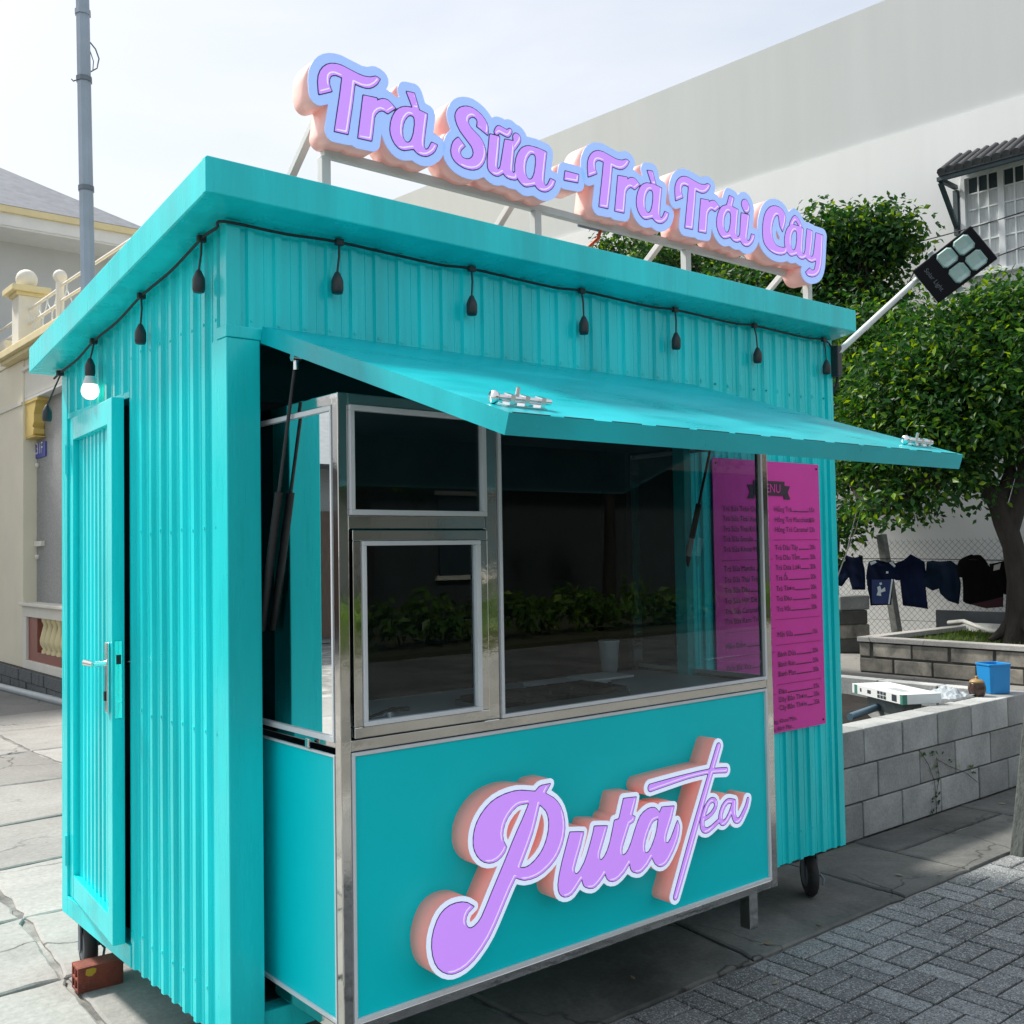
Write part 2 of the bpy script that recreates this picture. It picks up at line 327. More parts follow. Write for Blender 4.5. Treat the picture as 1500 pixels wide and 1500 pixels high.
for (x0, x1, y0, y1) in ((3.05, 3.62, -.2, .44), (3.62, 4.75, -.2, .19), (3.62, 4.75, .19, .44), (4.75, 6.3, -.2, .44)):
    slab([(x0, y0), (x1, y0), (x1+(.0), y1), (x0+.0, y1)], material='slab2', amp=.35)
far = MB(); far.box(5.8, 13.6, .46, 11, -.02, -.002); far.box(-4.2, 5.2, 8.6, 20, -.02, -.004); far.build('far_concrete', 'slab', yard)

# pavement of basket-weave terrazzo pavers, front of the yard
pav = MB(); pav.box(-9, 16, -3.6, -.206, -.045, -.009); pav = pav.build('pavement', 'groove', kind='structure')
T = .207
def piece_mesh(w, h):
    b = MB(); c = .004; x, y = w/2-.0055, h/2-.0055
    v = [(-x, -y, -.02), (x, -y, -.02), (x, y, -.02), (-x, y, -.02), (-x, -y, -.003), (x, -y, -.003), (x, y, -.003), (-x, y, -.003),
         (-x+c, -y+c, 0), (x-c, -y+c, 0), (x-c, y-c, 0), (-x+c, y-c, 0)]
    b.add(v, [(8, 9, 10, 11)]+[(i, (i+1) % 4, 4+(i+1) % 4, 4+i) for i in range(4)]+[(4+i, 4+(i+1) % 4, 8+(i+1) % 4, 8+i) for i in range(4)])
    return b
PMx = piece_mesh(T, T/2).mesh('paver_bar'); PMy = piece_mesh(T/2, T).mesh('paver_bar')
for me in (PMx, PMy): me.materials.append(M['paver'])
rest = MB(); npv = 0
def seen(x, y):
    d = Vector((x, y, 0))-CAM; z = d.dot(_f)
    if z < .5: return False
    px = 750+FL*d.dot(_r)/z; py = 750-FL*d.dot(_u)/z
    return 560 < px < 1530 and py < 1530
for i in range(-42, 68):
    for j in range(0, 16):
        x = 1.917+(i+.5)*T; y = -.207-(j+.5)*T
        wob = ((i*7+j*13) % 5-2)*.0008
        for k in (0, 1):
            if (i+j) % 2: px, py, me = x, y+(k-.5)*T/2, PMx
            else: px, py, me = x+(k-.5)*T/2, y, PMy
            if seen(px, py) and npv < 300:
                npv += 1; o = place(me, 'paver', None, pav, (px, py, wob))
            else:
                b = piece_mesh(T, T/2) if me is PMx else piece_mesh(T/2, T)
                rest.add([(a+px, c+py, d+wob) for a, c, d in b.v], b.f)
rest.build('paver_field', 'paver', pav, kind='stuff')
kerb = MB(); kerb.box(-40, 40, -3.85, -3.6, -.3, .0); kerb.build('kerb', 'block', kind='structure')
rd = MB(); rd.box(-60, 60, -11.2, -3.85, -.3, -.14); rd.build('road', 'asphalt', kind='structure')
ln = MB(); ln.box(-60, 60, -7.55, -7.43, -.14, -.136); ln.box(-60, 60, -4.35, -4.23, -.14, -.136); ln.build('road_line', 'whitetext', kind='structure')
vg = MB(); vg.box(-60, 60, -16, -11.2, -.3, .02); vg.build('verge', 'grass_ground', kind='structure')

# ================================================================== KIOSK
WX, D, ZB, ZT, SL = 2.863, 1.47, .2185, 2.4685, -.145
def ztop(y): return ZT+SL*y
K = empty('food_kiosk', (WX/2, D/2, 0), label='turquoise corrugated metal drink kiosk on casters with raised awning flap', category='kiosk')
PITCHC = .083
PROF = [(0, 0), (.022, 0), (.0235, .0022), (.0265, .0022), (.028, 0), (.050, 0), (.0545, .010), (.0735, .010), (.078, 0)]
def profile(u0, u1):
    k = math.floor(u0/PITCHC)-1; P = []
    while k*PITCHC < u1:
        P += [(k*PITCHC+a, b) for a, b in PROF]; k += 1
    def val(u):
        for (a, b), (c, d) in zip(P, P[1:]):
            if a <= u <= c: return b+(d-b)*(u-a)/(c-a) if c > a else b
        return 0
    return [(u0, val(u0))]+[p for p in P if u0 < p[0] < u1]+[(u1, val(u1))]
def corr(u0, u1, zlo, zhi, to3, name, parent, material='teal', nrows=6):
    pr = profile(u0, u1); b = MB(); n = len(pr); vs = []
    for r in range(nrows+1):
        for u, h in pr:
            z0 = zlo(u) if callable(zlo) else zlo; z1 = zhi(u) if callable(zhi) else zhi; z = z0+(z1-z0)*r/nrows
            w = .0016*mnoise.noise(Vector((u*1.7, z*1.3, 3.1))) + .0009*mnoise.noise(Vector((u*6, z*2.3, 9.1)))
            vs.append(to3(u, h+w, z))
    fs = [(r*n+i, r*n+i+1, (r+1)*n+i+1, (r+1)*n+i) for r in range(nrows) for i in range(n-1)]
    b.add(vs, fs); return b.build(name, material, parent)
left3 = lambda u, h, z: (-h, u, z)
front3 = lambda u, h, z: (u, -h, z)
right3 = lambda u, h, z: (WX+h, u, z)
back3 = lambda u, h, z: (u, D+h, z)
# left side
corr(0.012, .75, ZB, ztop, left3, 'left_wall_sheet', K); corr(.75, 1.41, 2.085, ztop, left3, 'left_wall_sheet', K)
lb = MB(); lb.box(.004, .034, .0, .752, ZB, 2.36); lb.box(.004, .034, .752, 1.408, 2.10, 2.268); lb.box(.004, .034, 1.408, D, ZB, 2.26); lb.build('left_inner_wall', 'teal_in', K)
df = MB(); df.box(-.012, .05, 1.408, D+.002, ZB, 2.262); df.box(-.012, .05, .745, 1.408, ZB, .288); df.box(-.004, .05, .745, .765, .288, 2.09); df.box(-.010, .05, .745, 1.408, 2.068, 2.09); df.build('door_frame', 'teal', K, .002)
# front
corr(0.0, WX, 2.175, lambda u: ZT, front3, 'front_header_sheet', K, nrows=3); corr(1.905, WX, ZB, 2.175, front3, 'front_wall_sheet', K)
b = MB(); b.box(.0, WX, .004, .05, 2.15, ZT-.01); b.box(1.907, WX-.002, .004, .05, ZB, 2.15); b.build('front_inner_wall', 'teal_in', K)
b = MB(); b.box(-.014, 1.905, -.016, .05, 2.1415, 2.1745); b.build('header_trim', 'teal', K, .002)
b = MB(); b.box(-.0125, .087, -.013, .088, ZB, 2.141); b.build('corner_post', 'teal', K, .003)
b = MB(); b.box(-.012, .03, -.014, .03, 2.173, ZT); b.build('corner_trim', 'teal', K, .002)
b = MB(); b.box(WX-.03, WX+.012, -.014, .03, ZB, ZT); b.build('corner_trim', 'teal', K, .002)
b = MB(); b.box(1.86, 1.904, -.008, .05, ZB, 2.14); b.build('opening_jamb', 'teal', K, .002)
corr(.0, D, ZB, ztop, right3, 'right_wall_sheet', K); corr(0, WX, ZB, lambda u: ztop(D), back3, 'back_wall_sheet', K)
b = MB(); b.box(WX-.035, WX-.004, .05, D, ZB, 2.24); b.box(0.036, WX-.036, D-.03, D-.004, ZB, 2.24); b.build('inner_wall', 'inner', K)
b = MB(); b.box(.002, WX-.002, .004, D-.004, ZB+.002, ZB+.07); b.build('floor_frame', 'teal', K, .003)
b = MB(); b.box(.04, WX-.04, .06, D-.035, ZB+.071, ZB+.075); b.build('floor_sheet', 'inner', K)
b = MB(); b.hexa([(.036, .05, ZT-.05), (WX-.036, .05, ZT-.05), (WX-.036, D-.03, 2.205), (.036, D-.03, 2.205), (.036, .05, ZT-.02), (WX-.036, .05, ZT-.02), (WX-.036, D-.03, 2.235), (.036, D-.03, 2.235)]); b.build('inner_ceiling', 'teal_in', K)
scr = MB()
def screw_at(p, n):
    n = Vector(n); t = n.cross(Vector((0, 0, 1))); c = Vector(p); r_ = .0045; ring = [c+(t*math.cos(k*math.pi/3)+Vector((0, 0, 1))*math.sin(k*math.pi/3))*r_ for k in range(6)]; top = [q+n*.003 for q in ring]
    scr.add(ring+top, [tuple(range(6, 12))]+[(k, (k+1) % 6, 6+(k+1) % 6, 6+k) for k in range(6)])
for z in (.34, 1.05, 1.62, 2.2):
    for k in range(0, 9): 
        if k*PITCHC+.064 < .74: screw_at((-.0095, k*PITCHC+.064, z+.006*math.sin(k*3)), (-1, 0, 0))
    for k in range(23, 34): screw_at((k*PITCHC+.064, -.0095, z+.005*math.sin(k*2)), (0, -1, 0))
for k in range(0, 34): screw_at((k*PITCHC+.064, -.0095, 2.195+.004*math.sin(k*5)), (0, -1, 0))
scr.build('sheet_screws', 'teal', K, kind='stuff')
# roof: sloping slab with deep fascia
x0, x1, y0, y1, hf = -.118, 2.892, -.13, 1.52, .0975
b = MB(); b.hexa([(x0, y0, ztop(y0)), (x1, y0, ztop(y0)), (x1, y1, ztop(y1)), (x0, y1, ztop(y1)), (x0, y0, ztop(y0)+hf), (x1, y0, ztop(y0)+hf), (x1, y1, ztop(y1)+hf), (x0, y1, ztop(y1)+hf)])
roof = b.build('roof', 'teal', K, .004)
b = MB(); b.obox((x0-.003, y0-.003, ztop(y0)-.001), (.022, 0, 0), (0, .022, 0), (0, 0, hf-.004)); b.build('corner_cap', 'teal', roof, .002)
b = MB(); b.hexa([(x0+.03, y0+.03, ztop(y0+.03)+hf+.001), (x1-.03, y0+.03, ztop(y0+.03)+hf+.001), (x1-.03, y1-.03, ztop(y1-.03)+hf+.001), (x0+.03, y1-.03, ztop(y1-.03)+hf+.001), (x0+.03, y0+.03, ztop(y0+.03)+hf+.004), (x1-.03, y0+.03, ztop(y0+.03)+hf+.004), (x1-.03, y1-.03, ztop(y1-.03)+hf+.004), (x0+.03, y1-.03, ztop(y1-.03)+hf+.004)]); b.build('roof_bounce_sheet', 'alu', roof)  # unseen grey sheet, added so the roof bounces neutral light
# door, ajar about 5 degrees
A = rad(5); hx, hy = .036, 1.405
DM = Matrix(((-math.cos(A), -math.sin(A), 0, hx), (math.sin(A), -math.cos(A), 0, hy), (0, 0, 1, 0), (0, 0, 0, 1)))   # local x outward, y to the free edge
b = MB(); dz0, dz1, dw, dt = .292, 2.070, .640, .040
b.box(0, dt, 0, .062, dz0, dz1); b.box(0, dt, dw-.062, dw, dz0, dz1); b.box(.001, dt-.001, .062, dw-.062, dz1-.085, dz1); b.box(.001, dt-.001, .062, dw-.062, dz0, dz0+.085)
door = b.build('door', 'teal', None, .0025); door.parent = K; door.matrix_parent_inverse = world_of(K).inverted(); door.matrix_basis = DM; WM[door.name] = Matrix()
def dpart(b, name, material, bevel=0):
    o = b.build(name, material, None, bevel); o.parent = door; return o
pr = [(.062, .0)]; u = .070
while u < dw-.075: pr += [(u, .002), (u+.005, .012), (u+.026, .012), (u+.031, .002), (u+.052, .002)]; u += .0565
pr = [p for p in pr if p[0] < dw-.064]+[(dw-.062, .002)]
b = MB(); n = len(pr); b.add([(.008+h, u, dz0+.08) for u, h in pr]+[(.008+h, u, dz1-.08) for u, h in pr]+[(.004, u, dz0+.08) for u, h in pr]+[(.004, u, dz1-.08) for u, h in pr], [(i+1, i, n+i, n+i+1) for i in range(n-1)]+[(2*n+i, 2*n+i+1, 3*n+i+1, 3*n+i) for i in range(n-1)]); dpart(b, 'door_panel', 'teal')
b = MB(); b.box(dt, dt+.010, dw-.056, dw-.026, 1.035, 1.265); dpart(b, 'handle_plate', 'chrome', .003)
b = MB(); b.tube([(dt+.01, dw-.041, 1.196), (dt+.05, dw-.041, 1.196)], .009, 10); b.tube([(dt+.048, dw-.036, 1.196), (dt+.048, dw-.155, 1.193)], [.0095, .0115], 10); b.tube([(0, dw-.041, 1.196), (-.045, dw-.041, 1.196), (-.045, dw-.15, 1.194)], .009, 8); dpart(b, 'door_handle', 'chrome')
b = MB(); b.box(dt+.010, dt+.016, dw-.048, dw-.034, 1.075, 1.105); dpart(b, 'keyhole', 'dark')
b = MB(); b.box(.009, .033, dw, dw+.0025, 1.02, 1.27); dpart(b, 'lock_plate', 'steel')
b = MB(); b.box(.013, .027, dw+.0025, dw+.006, 1.195, 1.225); dpart(b, 'latch_tongue', 'dark')
for z in (.40, 1.86):
    b = MB(); b.tube([(dt+.006, -.006, z-.0), (dt+.006, -.006, z+.11)], .009, 10); b.box(.03, dt+.006, -.03, .0, z+.005, z+.105); dpart(b, 'hinge', 'teal', .001)
# awning flap
FH = Vector((0, -.012, 2.135)); FO = Vector((0, -1.085, 1.772)); fd = (FO-FH).normalized(); fn = Vector((1, 0, 0)).cross(fd)*-1
if fn.z < 0: fn = -fn
flen = (FO-FH).length; fx0, fx1, ft = .088, 1.903, .046
b = MB(); nxs, nys = 14, 10
def fpt(a, c, h): return Vector((fx0+(fx1-fx0)*a, FH.y, FH.z))+fd*(flen*c)+fn*h
vs = []; fs = []
for i in range(nxs+1):
    for j in range(nys+1):
        a, c = i/nxs, j/nys; edge = min(a, 1-a, c, 1-c)
        vs.append(fpt(a, c, ft + (.004*mnoise.noise(Vector((a*3, c*4, 1.2))) if edge > 0 else 0)))
fs = [(i*(nys+1)+j, i*(nys+1)+j+1, (i+1)*(nys+1)+j+1, (i+1)*(nys+1)+j) for i in range(nxs) for j in range(nys)]
b.add(vs, fs, True); B0 = [fpt(a, c, h) for h in (0, ft) for a, c in ((0, 0), (1, 0), (1, 1), (0, 1))]
b.add(B0, [(0, 1, 2, 3), (0, 4, 5, 1), (1, 5, 6, 2), (2, 6, 7, 3), (3, 7, 4, 0)])
bm = bmesh.new(); me = b.mesh('awning_flap'); bm.from_mesh(me); bmesh.ops.recalc_face_normals(bm, faces=bm.faces[:]); bm.to_mesh(me); bm.free()
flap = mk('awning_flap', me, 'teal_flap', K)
b = MB(); nseg = 13
for k in range(nseg):
    a0 = (k+.08)/nseg; a1 = (k+.8+.12*math.sin(k*5))/nseg; p = fpt(a0, 1, ft-.0005); q = fpt(a1, 1, ft-.0005); b = MB(); b.obox(p-fd*.004, q-p, fd*.0028, fn*.002); b.build('seam', 'dark', flap)
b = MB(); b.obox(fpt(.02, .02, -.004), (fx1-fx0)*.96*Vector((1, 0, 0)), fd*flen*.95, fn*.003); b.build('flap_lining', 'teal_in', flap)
for xx in (.20, 1.80):
    c = Vector((xx, 0, 0)); o = fpt((xx-fx0)/(fx1-fx0), .90, ft)
    b = MB(); b.obox(o-Vector((.055, 0, 0)), Vector((.11, 0, 0)), fd*.035, fn*.003)
    b.tube([o+Vector((-.075, 0, 0))+fd*.017+fn*.014, o+Vector((.075, 0, 0))+fd*.017+fn*.014], .0075, 10)
    for dx in (-.045, -.005, .04): b.obox(o+Vector((dx, 0, 0))+fd*.005+fn*.002, (.012, 0, 0), fd*.025, fn*.022)
    b.tube([o+Vector((-.02, 0, 0))+fd*.017+fn*.014, o+Vector((-.02, 0, 0))+fd*.017+fn*.04], .005, 8)
    b.lathe([(.0, -.006), (.013, -.006), (.015, 0), (.013, .006), (0, .006)], 10, tuple(o+Vector((-.08, 0, 0))+fd*.017+fn*.014), 'x'); b.build('latch_bolt', 'chrome', flap)
for sx, top, mid, bot in ((.112, .17, .52, 0), (1.872, .17, .52, 0)):
    p = fpt((sx-fx0)/(fx1-fx0), .155, -.012) if sx < 1 else Vector((1.872, -.175, 2.062)); q = Vector((sx, .045, 1.33)); mm = p+(q-p)*.48
    b = MB(); b.tube([mm, q], .0115, 10); st = b.build('gas_strut', 'dark', K)
    if sx > 1: b = MB(); b.tube([mm+(q-mm)*.34, mm+(q-mm)*.52], .0121, 10); b.build('label_tag', 'paper', st)
    b = MB(); b.tube([p, mm], .0052, 8); b.build('piston_rod', 'socket', st)
    b = MB(); b.tube([p+Vector((-.012, 0, .004)), p+Vector((.012, 0, .004))], .012, 8); b.tube([p, p+Vector((0, 0, -.03))], .008, 8); b.build('strut_end', 'chrome', st)
# casters
def caster(x, y, rot):
    c = Matrix.Translation((x, y, 0)) @ Matrix.Rotation(rot, 4, 'Z'); X = lambda p: tuple(c @ Vector(p))
    b = MB(); r = .094; b.lathe([(.03, -.022), (.075, -.022), (.088, -.016), (r, -.006), (r, .006), (.088, .016), (.075, .022), (.03, .022)], 26, (0, 0, r), 'x')
    b.v = [X(v) for v in b.v]; w = b.build('caster_wheel', 'tread', K)
    b = MB(); b.lathe([(.0, -.0235), (.05, -.0235), (.055, -.02), (.055, .02), (.05, .0235), (0, .0235)], 18, (0, 0, r), 'x'); b.v = [X(v) for v in b.v]; b.build('rim', 'galvband', w)
    b = MB(); b.box(-.032, -.027, -.02, .02, r-.02, .206); b.box(.027, .032, -.02, .02, r-.02, .206); b.box(-.045, .045, -.045, .045, .203, .224)
    b.tube([(.034, 0, r), (.045, 0, r)], .012, 8); b.tube([(.04, -.03, .10), (.05, -.045, .085), (.045, -.05, .06)], .005, 6); b.v = [X(v) for v in b.v]; b.build('caster_fork', 'galvband', w)
caster(.062, 1.405, -.12); caster(2.745, .09, -.68); caster(.12, .16, .0); caster(2.70, 1.35, .2)

# ================================================================== PULL-OUT SERVING COUNTER
C = empty('serving_counter', (1.0, -.1, .33), label='stainless framed glass serving counter with turquoise panels pulled out of the kiosk', category='counter')
k1, k2, cy, cb, zc0, zc1, zc2 = .126, 1.903, -.367, .32, .33, 1.035, 1.955
tw = .030
def fbar(name, x0, x1, y0, y1, z0, z1, material='steel', bevel=.003): b = MB(); b.box(x0, x1, y0, y1, z0, z1); return b.build(name, material, C, bevel)
fbar('frame_post', k1, k1+tw, cy, cy+tw, zc0, zc2); fbar('frame_post', k2-tw-.006, k2, cy, cy+tw, zc0, zc2)
fbar('frame_post', k1, k1+tw, cb-tw, cb, zc0, zc2); fbar('frame_post', k2-tw, k2, cb-tw, cb, zc0, zc2)
fbar('frame_rail', k1+tw, k2-tw-.006, cy+.001, cy+tw, 1.038, 1.068); fbar('frame_rail', k1+tw, k2-tw-.006, cy+.001, cy+tw, zc0, zc0+.028); fbar('frame_rail', k1+tw, k2-tw-.006, cy+.001, cy+tw, zc2-.03, zc2)
for xx in (k1, k2-tw): 
    fbar('frame_rail', xx+.001, xx+tw-.001, cy+tw, cb-tw, zc0, zc0+.028); fbar('frame_rail', xx+.001, xx+tw-.001, cy+tw, cb-tw, zc2-.03, zc2); fbar('frame_rail', xx+.008, xx+tw-.001, cy+tw, cb-tw, 1.045, 1.062)
fbar('frame_rail', k1+tw, k2-tw, cb-tw+.001, cb, 1.03, 1.06); fbar('frame_post', .600, .642, cy+.0005, cy+tw, 1.068, zc2-.03)
fbar('transom', k1+tw, .600, cy+.001, cy+tw, 1.604, 1.640)
for xx in (.62, 1.20): pass
fbar('support_leg', 1.755, 1.80, cy+.012, cy+.057, .205, zc0); fbar('support_leg', .20, .245, cy+.012, cy+.057, .205, zc0)
# panels with white edge beads
def panel_front(x0, x1, z0, z1, w=.012):
    b = MB(); b.box(x0+w, x1-w, cy+.006, cy+.012, z0+w, z1-w); p = b.build('front_panel', 'teal_panel', C)
    b = MB(); b.box(x0, x1, cy-.003, cy+.007, z0, z0+w); b.box(x0, x1, cy-.003, cy+.007, z1-w*.8, z1); b.box(x0, x0+w*.8, cy-.003, cy+.007, z0+w, z1-w*.8); b.box(x1-w, x1, cy-.003, cy+.007, z0+w, z1-w*.8); b.build('edge_bead', 'white', p, .0015)
panel_front(k1+tw+.0005, k2-tw-.0065, zc0+.0285, zc1+.001)
def panel_side(x, y0, y1, z0, z1, name, material, s=-1, w=.010, wt=.006):
    b = MB(); xs = sorted((x+s*-.006, x+s*-.012)); b.box(xs[0], xs[1], y0+.002, y1, z0+.002, z1-.002); p = b.build(name, material, C)
    b = MB(); xb = sorted((x+s*.002, x+s*-.0055)); b.box(*xb, y0, y1, z0, z0+w); b.box(*xb, y0, y1, z1-wt, z1); b.box(*xb, y0, y0+wt, z0+w, z1-wt); b.build('edge_bead', 'white', p, .001)
panel_side(k1, cy+tw+.001, cb-tw-.001, zc0+.029, 1.030, 'side_panel', 'teal_panel'); panel_side(k2, cy+tw+.001, cb-tw-.001, zc0+.029, 1.030, 'side_panel', 'teal_panel', s=1)
# glazing
def pane_front(x0, x1, z0, z1, bead, name='window', yo=.004, mt='glass'):
    b = MB(); b.box(x0, x1, cy-yo, cy+.012, z0, z0+bead); b.box(x0, x1, cy-yo, cy+.012, z1-bead, z1); b.box(x0, x0+bead, cy-yo, cy+.012, z0+bead, z1-bead); b.box(x1-bead, x1, cy-yo, cy+.012, z0+bead, z1-bead)
    p = b.build(name, 'white', C, .0015)
    b = MB(); b.add([(x0+bead, cy+.006, z0+bead), (x1-bead, cy+.006, z0+bead), (x1-bead, cy+.006, z1-bead), (x0+bead, cy+.006, z1-bead)], [(0, 1, 2, 3)]); b.build('pane', mt, p)
    return p
pane_front(.1565, .5995, 1.6405, 1.9245, .014, yo=.010)
pane_front(.645, k2-tw-.007, 1.0685, zc2-.031, .011, yo=.006)
b = MB(); b.box(.161, .597, cy-.010, cy+.02, 1.072, 1.100); b.box(.161, .597, cy-.010, cy+.02, 1.574, 1.602); b.box(.161, .186, cy-.010, cy+.02, 1.100, 1.574); b.box(.570, .597, cy-.010, cy+.02, 1.100, 1.574); sash = b.build('serving_sash', 'steel', C, .002)
b = MB(); x0, x1, z0, z1, bead = .1865, .5695, 1.1005, 1.5735, .012
b.box(x0, x1, cy-.016, cy+.008, z0, z0+bead); b.box(x0, x1, cy-.016, cy+.008, z1-bead, z1); b.box(x0, x0+bead, cy-.016, cy+.008, z0+bead, z1-bead); b.box(x1-bead*1.3, x1, cy-.016, cy+.008, z0+bead, z1-bead); b.build('sash_bead', 'white', sash, .0015)
b = MB(); b.add([(x0+bead, cy, z0+bead), (x1-bead, cy, z0+bead), (x1-bead, cy, z1-bead), (x0+bead, cy, z1-bead)], [(0, 1, 2, 3)]); b.build('pane', 'glass', sash)
for xx, s in ((k1, -1), (k2, 1)):
    b = MB(); X0, X1 = sorted((xx+s*.003, xx-s*.008)); b.box(X0, X1, cy+tw+.001, cb-tw-.001, 1.0625, 1.077); b.box(X0, X1, cy+tw+.001, cb-tw-.001, zc2-.044, zc2-.031); b.box(X0, X1, cy+tw+.001, cy+tw+.009, 1.077, zc2-.044); p = b.build('side_window', 'white', C, .001)
    b = MB(); b.add([(xx-s*.004, cy+tw+.008, 1.077), (xx-s*.004, cb-tw, 1.077), (xx-s*.004, cb-tw, zc2-.044), (xx-s*.004, cy+tw+.008, zc2-.044)], [(0, 1, 2, 3)]); b.build('pane', 'glass', p)
fbar('worktop', k1+tw+.002, k2-tw-.002, cy+tw+.002, cb-tw-.002, 1.040, 1.056, 'worktop', 0); fbar('top_sheet', k1+tw+.002, k2-tw-.002, cy+tw+.002, cb-tw-.002, zc2-.02, zc2-.004, 'inner', 0)
b = MB(); b.box(k1-.010, k1-.002, -.215, -.195, 1.034, 1.058); b.build('bolt', 'chrome', C, .003)
# things on the worktop
b = MB(); b.box(.75, 1.30, -.24, .0, 1.0555, 1.075)
tray = b.build('topping_tray', 'steel', None, .003, label='long steel topping tray with lidded pans on the serving counter worktop', category='tray')
for k in range(6):
    b = MB(); b.box(.765+k*.09, .845+k*.09, -.23, -.01, 1.075, 1.088); b.tube([(.805+k*.09, -.19, 1.088), (.805+k*.09, -.19, 1.10)], .008, 8); b.build('pan_lid', 'dark', tray, .003)
b = MB(); b.box(1.22, 1.50, .05, .22, 1.0555, 1.068); b.box(1.40, 1.60, .03, .18, 1.068, 1.076); b.build('paper_stack', 'paper', None, .002, label='small pile of white menu cards lying on the worktop behind the glass', category='paper')
b = MB(); b.tube([(.44, -.12, 1.0565), (.44, -.12, 1.085)], .02, 12); b.tube([(.33, -.15, 1.075), (.44, -.12, 1.09), (.50, -.115, 1.085)], .007, 8); b.box(.40, .52, -.15, -.09, 1.0555, 1.062); b.build('can_punch', 'chrome', None, .002, label='small chrome hand punch standing on the worktop behind the sash window', category='tool')
for k, (x, y, h, w) in enumerate(((.30, .22, .10, .04), (.42, .24, .15, .04), (1.68, .24, .12, .04))):
    b = MB(); b.lathe([(0, 0), (w*.75, 0), (w, h), (w*1.06, h+.004), (w*1.06, h+.012), (w*.95, h+.012)], 18, (x, y, 1.0562)); b.build('cup_stack', 'paper', None, label='%s nested white cup stack at the back of the serving counter worktop' % ('low', 'tall', 'right end')[k], category='cups', group='cup stacks on the worktop')

# ================================================================== LETTER GEOMETRY (traced in photo pixels, cut as channel letters)
def catmull(P, n=5):
    out = []; N_ = len(P)
    for i in range(N_):
        p0, p1, p2, p3 = P[i-1], P[i], P[(i+1) % N_], P[(i+2) % N_]
        s1 = len(p1) > 2; s2 = len(p2) > 2
        a, b_, c, d = [np.array(q[:2], float) for q in (p0, p1, p2, p3)]
        t1 = (c-b_)*.5 if s1 else (c-a)*.5; t2 = (c-b_)*.5 if s2 else (d-b_)*.5
        L_ = np.linalg.norm(c-b_)
        for t in (t1, t2):
            m_ = np.linalg.norm(t)
            if m_ > L_: t *= L_/m_
        for k in range(n):
            t = k/n; out.append((2*t**3-3*t**2+1)*b_+(t**3-2*t**2+t)*t1+(-2*t**3+3*t**2)*c+(t**3-t**2)*t2)
    return np.array(out)
def sd_poly(X, Y, P):
    d = np.full(X.shape, 1e9); ins = np.zeros(X.shape, bool)
    for a, b_ in zip(P, np.roll(P, -1, 0)):
        ex, ey = b_-a; wx, wy = X-a[0], Y-a[1]; t = np.clip((wx*ex+wy*ey)/(ex*ex+ey*ey+1e-12), 0, 1)
        d = np.minimum(d, (wx-ex*t)**2+(wy-ey*t)**2)
        c = ((a[1] <= Y) != (b_[1] <= Y)) & (X < a[0]+(Y-a[1])*(ex/(ey if abs(ey) > 1e-12 else 1e-12))); ins ^= c
    d = np.sqrt(d); return np.where(ins, -d, d)
def sd_stroke(X, Y, P, R):
    d = np.full(X.shape, 1e9)
    for (a, r0), (b_, r1) in zip(zip(P, R), zip(P[1:], R[1:])):
        ex, ey = b_-a; wx, wy = X-a[0], Y-a[1]; t = np.clip((wx*ex+wy*ey)/(ex*ex+ey*ey+1e-12), 0, 1)
        d = np.minimum(d, np.hypot(wx-ex*t, wy-ey*t)-(r0+(r1-r0)*t))
    return d
def contours(F, x0, y0, h):
    ny, nx = F.shape; F = F.copy(); F[0, :] = F[-1, :] = 1; F[:, 0] = F[:, -1] = 1; F[F == 0] = 1e-9
    s = F < 0; code = s[:-1, :-1]*1+s[:-1, 1:]*2+s[1:, 1:]*4+s[1:, :-1]*8
    nxt = {}; pos = {}
    tab = {1: [(3, 0)], 2: [(0, 1)], 3: [(3, 1)], 4: [(1, 2)], 5: [(3, 0), (1, 2)], 6: [(0, 2)], 7: [(3, 2)], 8: [(2, 3)], 9: [(2, 0)], 10: [(0, 1), (2, 3)], 11: [(2, 1)], 12: [(1, 3)], 13: [(1, 0)], 14: [(0, 3)]}
    for j, i in zip(*np.nonzero((code > 0) & (code < 15))):
        ed = {0: ('h', j, i), 1: ('v', j, i+1), 2: ('h', j+1, i), 3: ('v', j, i)}
        for a, b_ in tab[int(code[j, i])]: nxt[ed[a]] = ed[b_]
    def P(e):
        k, j, i = e
        if k == 'h': a, b_ = F[j, i], F[j, i+1]; return (x0+(i+a/(a-b_))*h, y0+j*h)
        a, b_ = F[j, i], F[j+1, i]; return (x0+i*h, y0+(j+a/(a-b_))*h)
    loops = []
    while nxt:
        st = next(iter(nxt)); lp = []; e = st
        while e in nxt: lp.append(P(e)); e = nxt.pop(e)
        if len(lp) > 6: loops.append(np.array(lp))
    return loops
def simplify(lp, tol):
    lp = .5*lp+.25*np.roll(lp, 1, 0)+.25*np.roll(lp, -1, 0)
    keep = [0]; i = 0; n_ = len(lp)
    while i < n_-1:
        j = i+2; best = i+1
        while j < n_ and j-i < 26:
            a, b_ = lp[i], lp[j]; seg = lp[i+1:j]; d = b_-a; l_ = np.hypot(*d)+1e-12
            if np.max(np.abs((seg[:, 0]-a[0])*d[1]-(seg[:, 1]-a[1])*d[0])/l_) > tol: break
            best = j; j += 1
        keep.append(best); i = best
    return lp[keep[:-1]] if len(keep) > 4 else lp
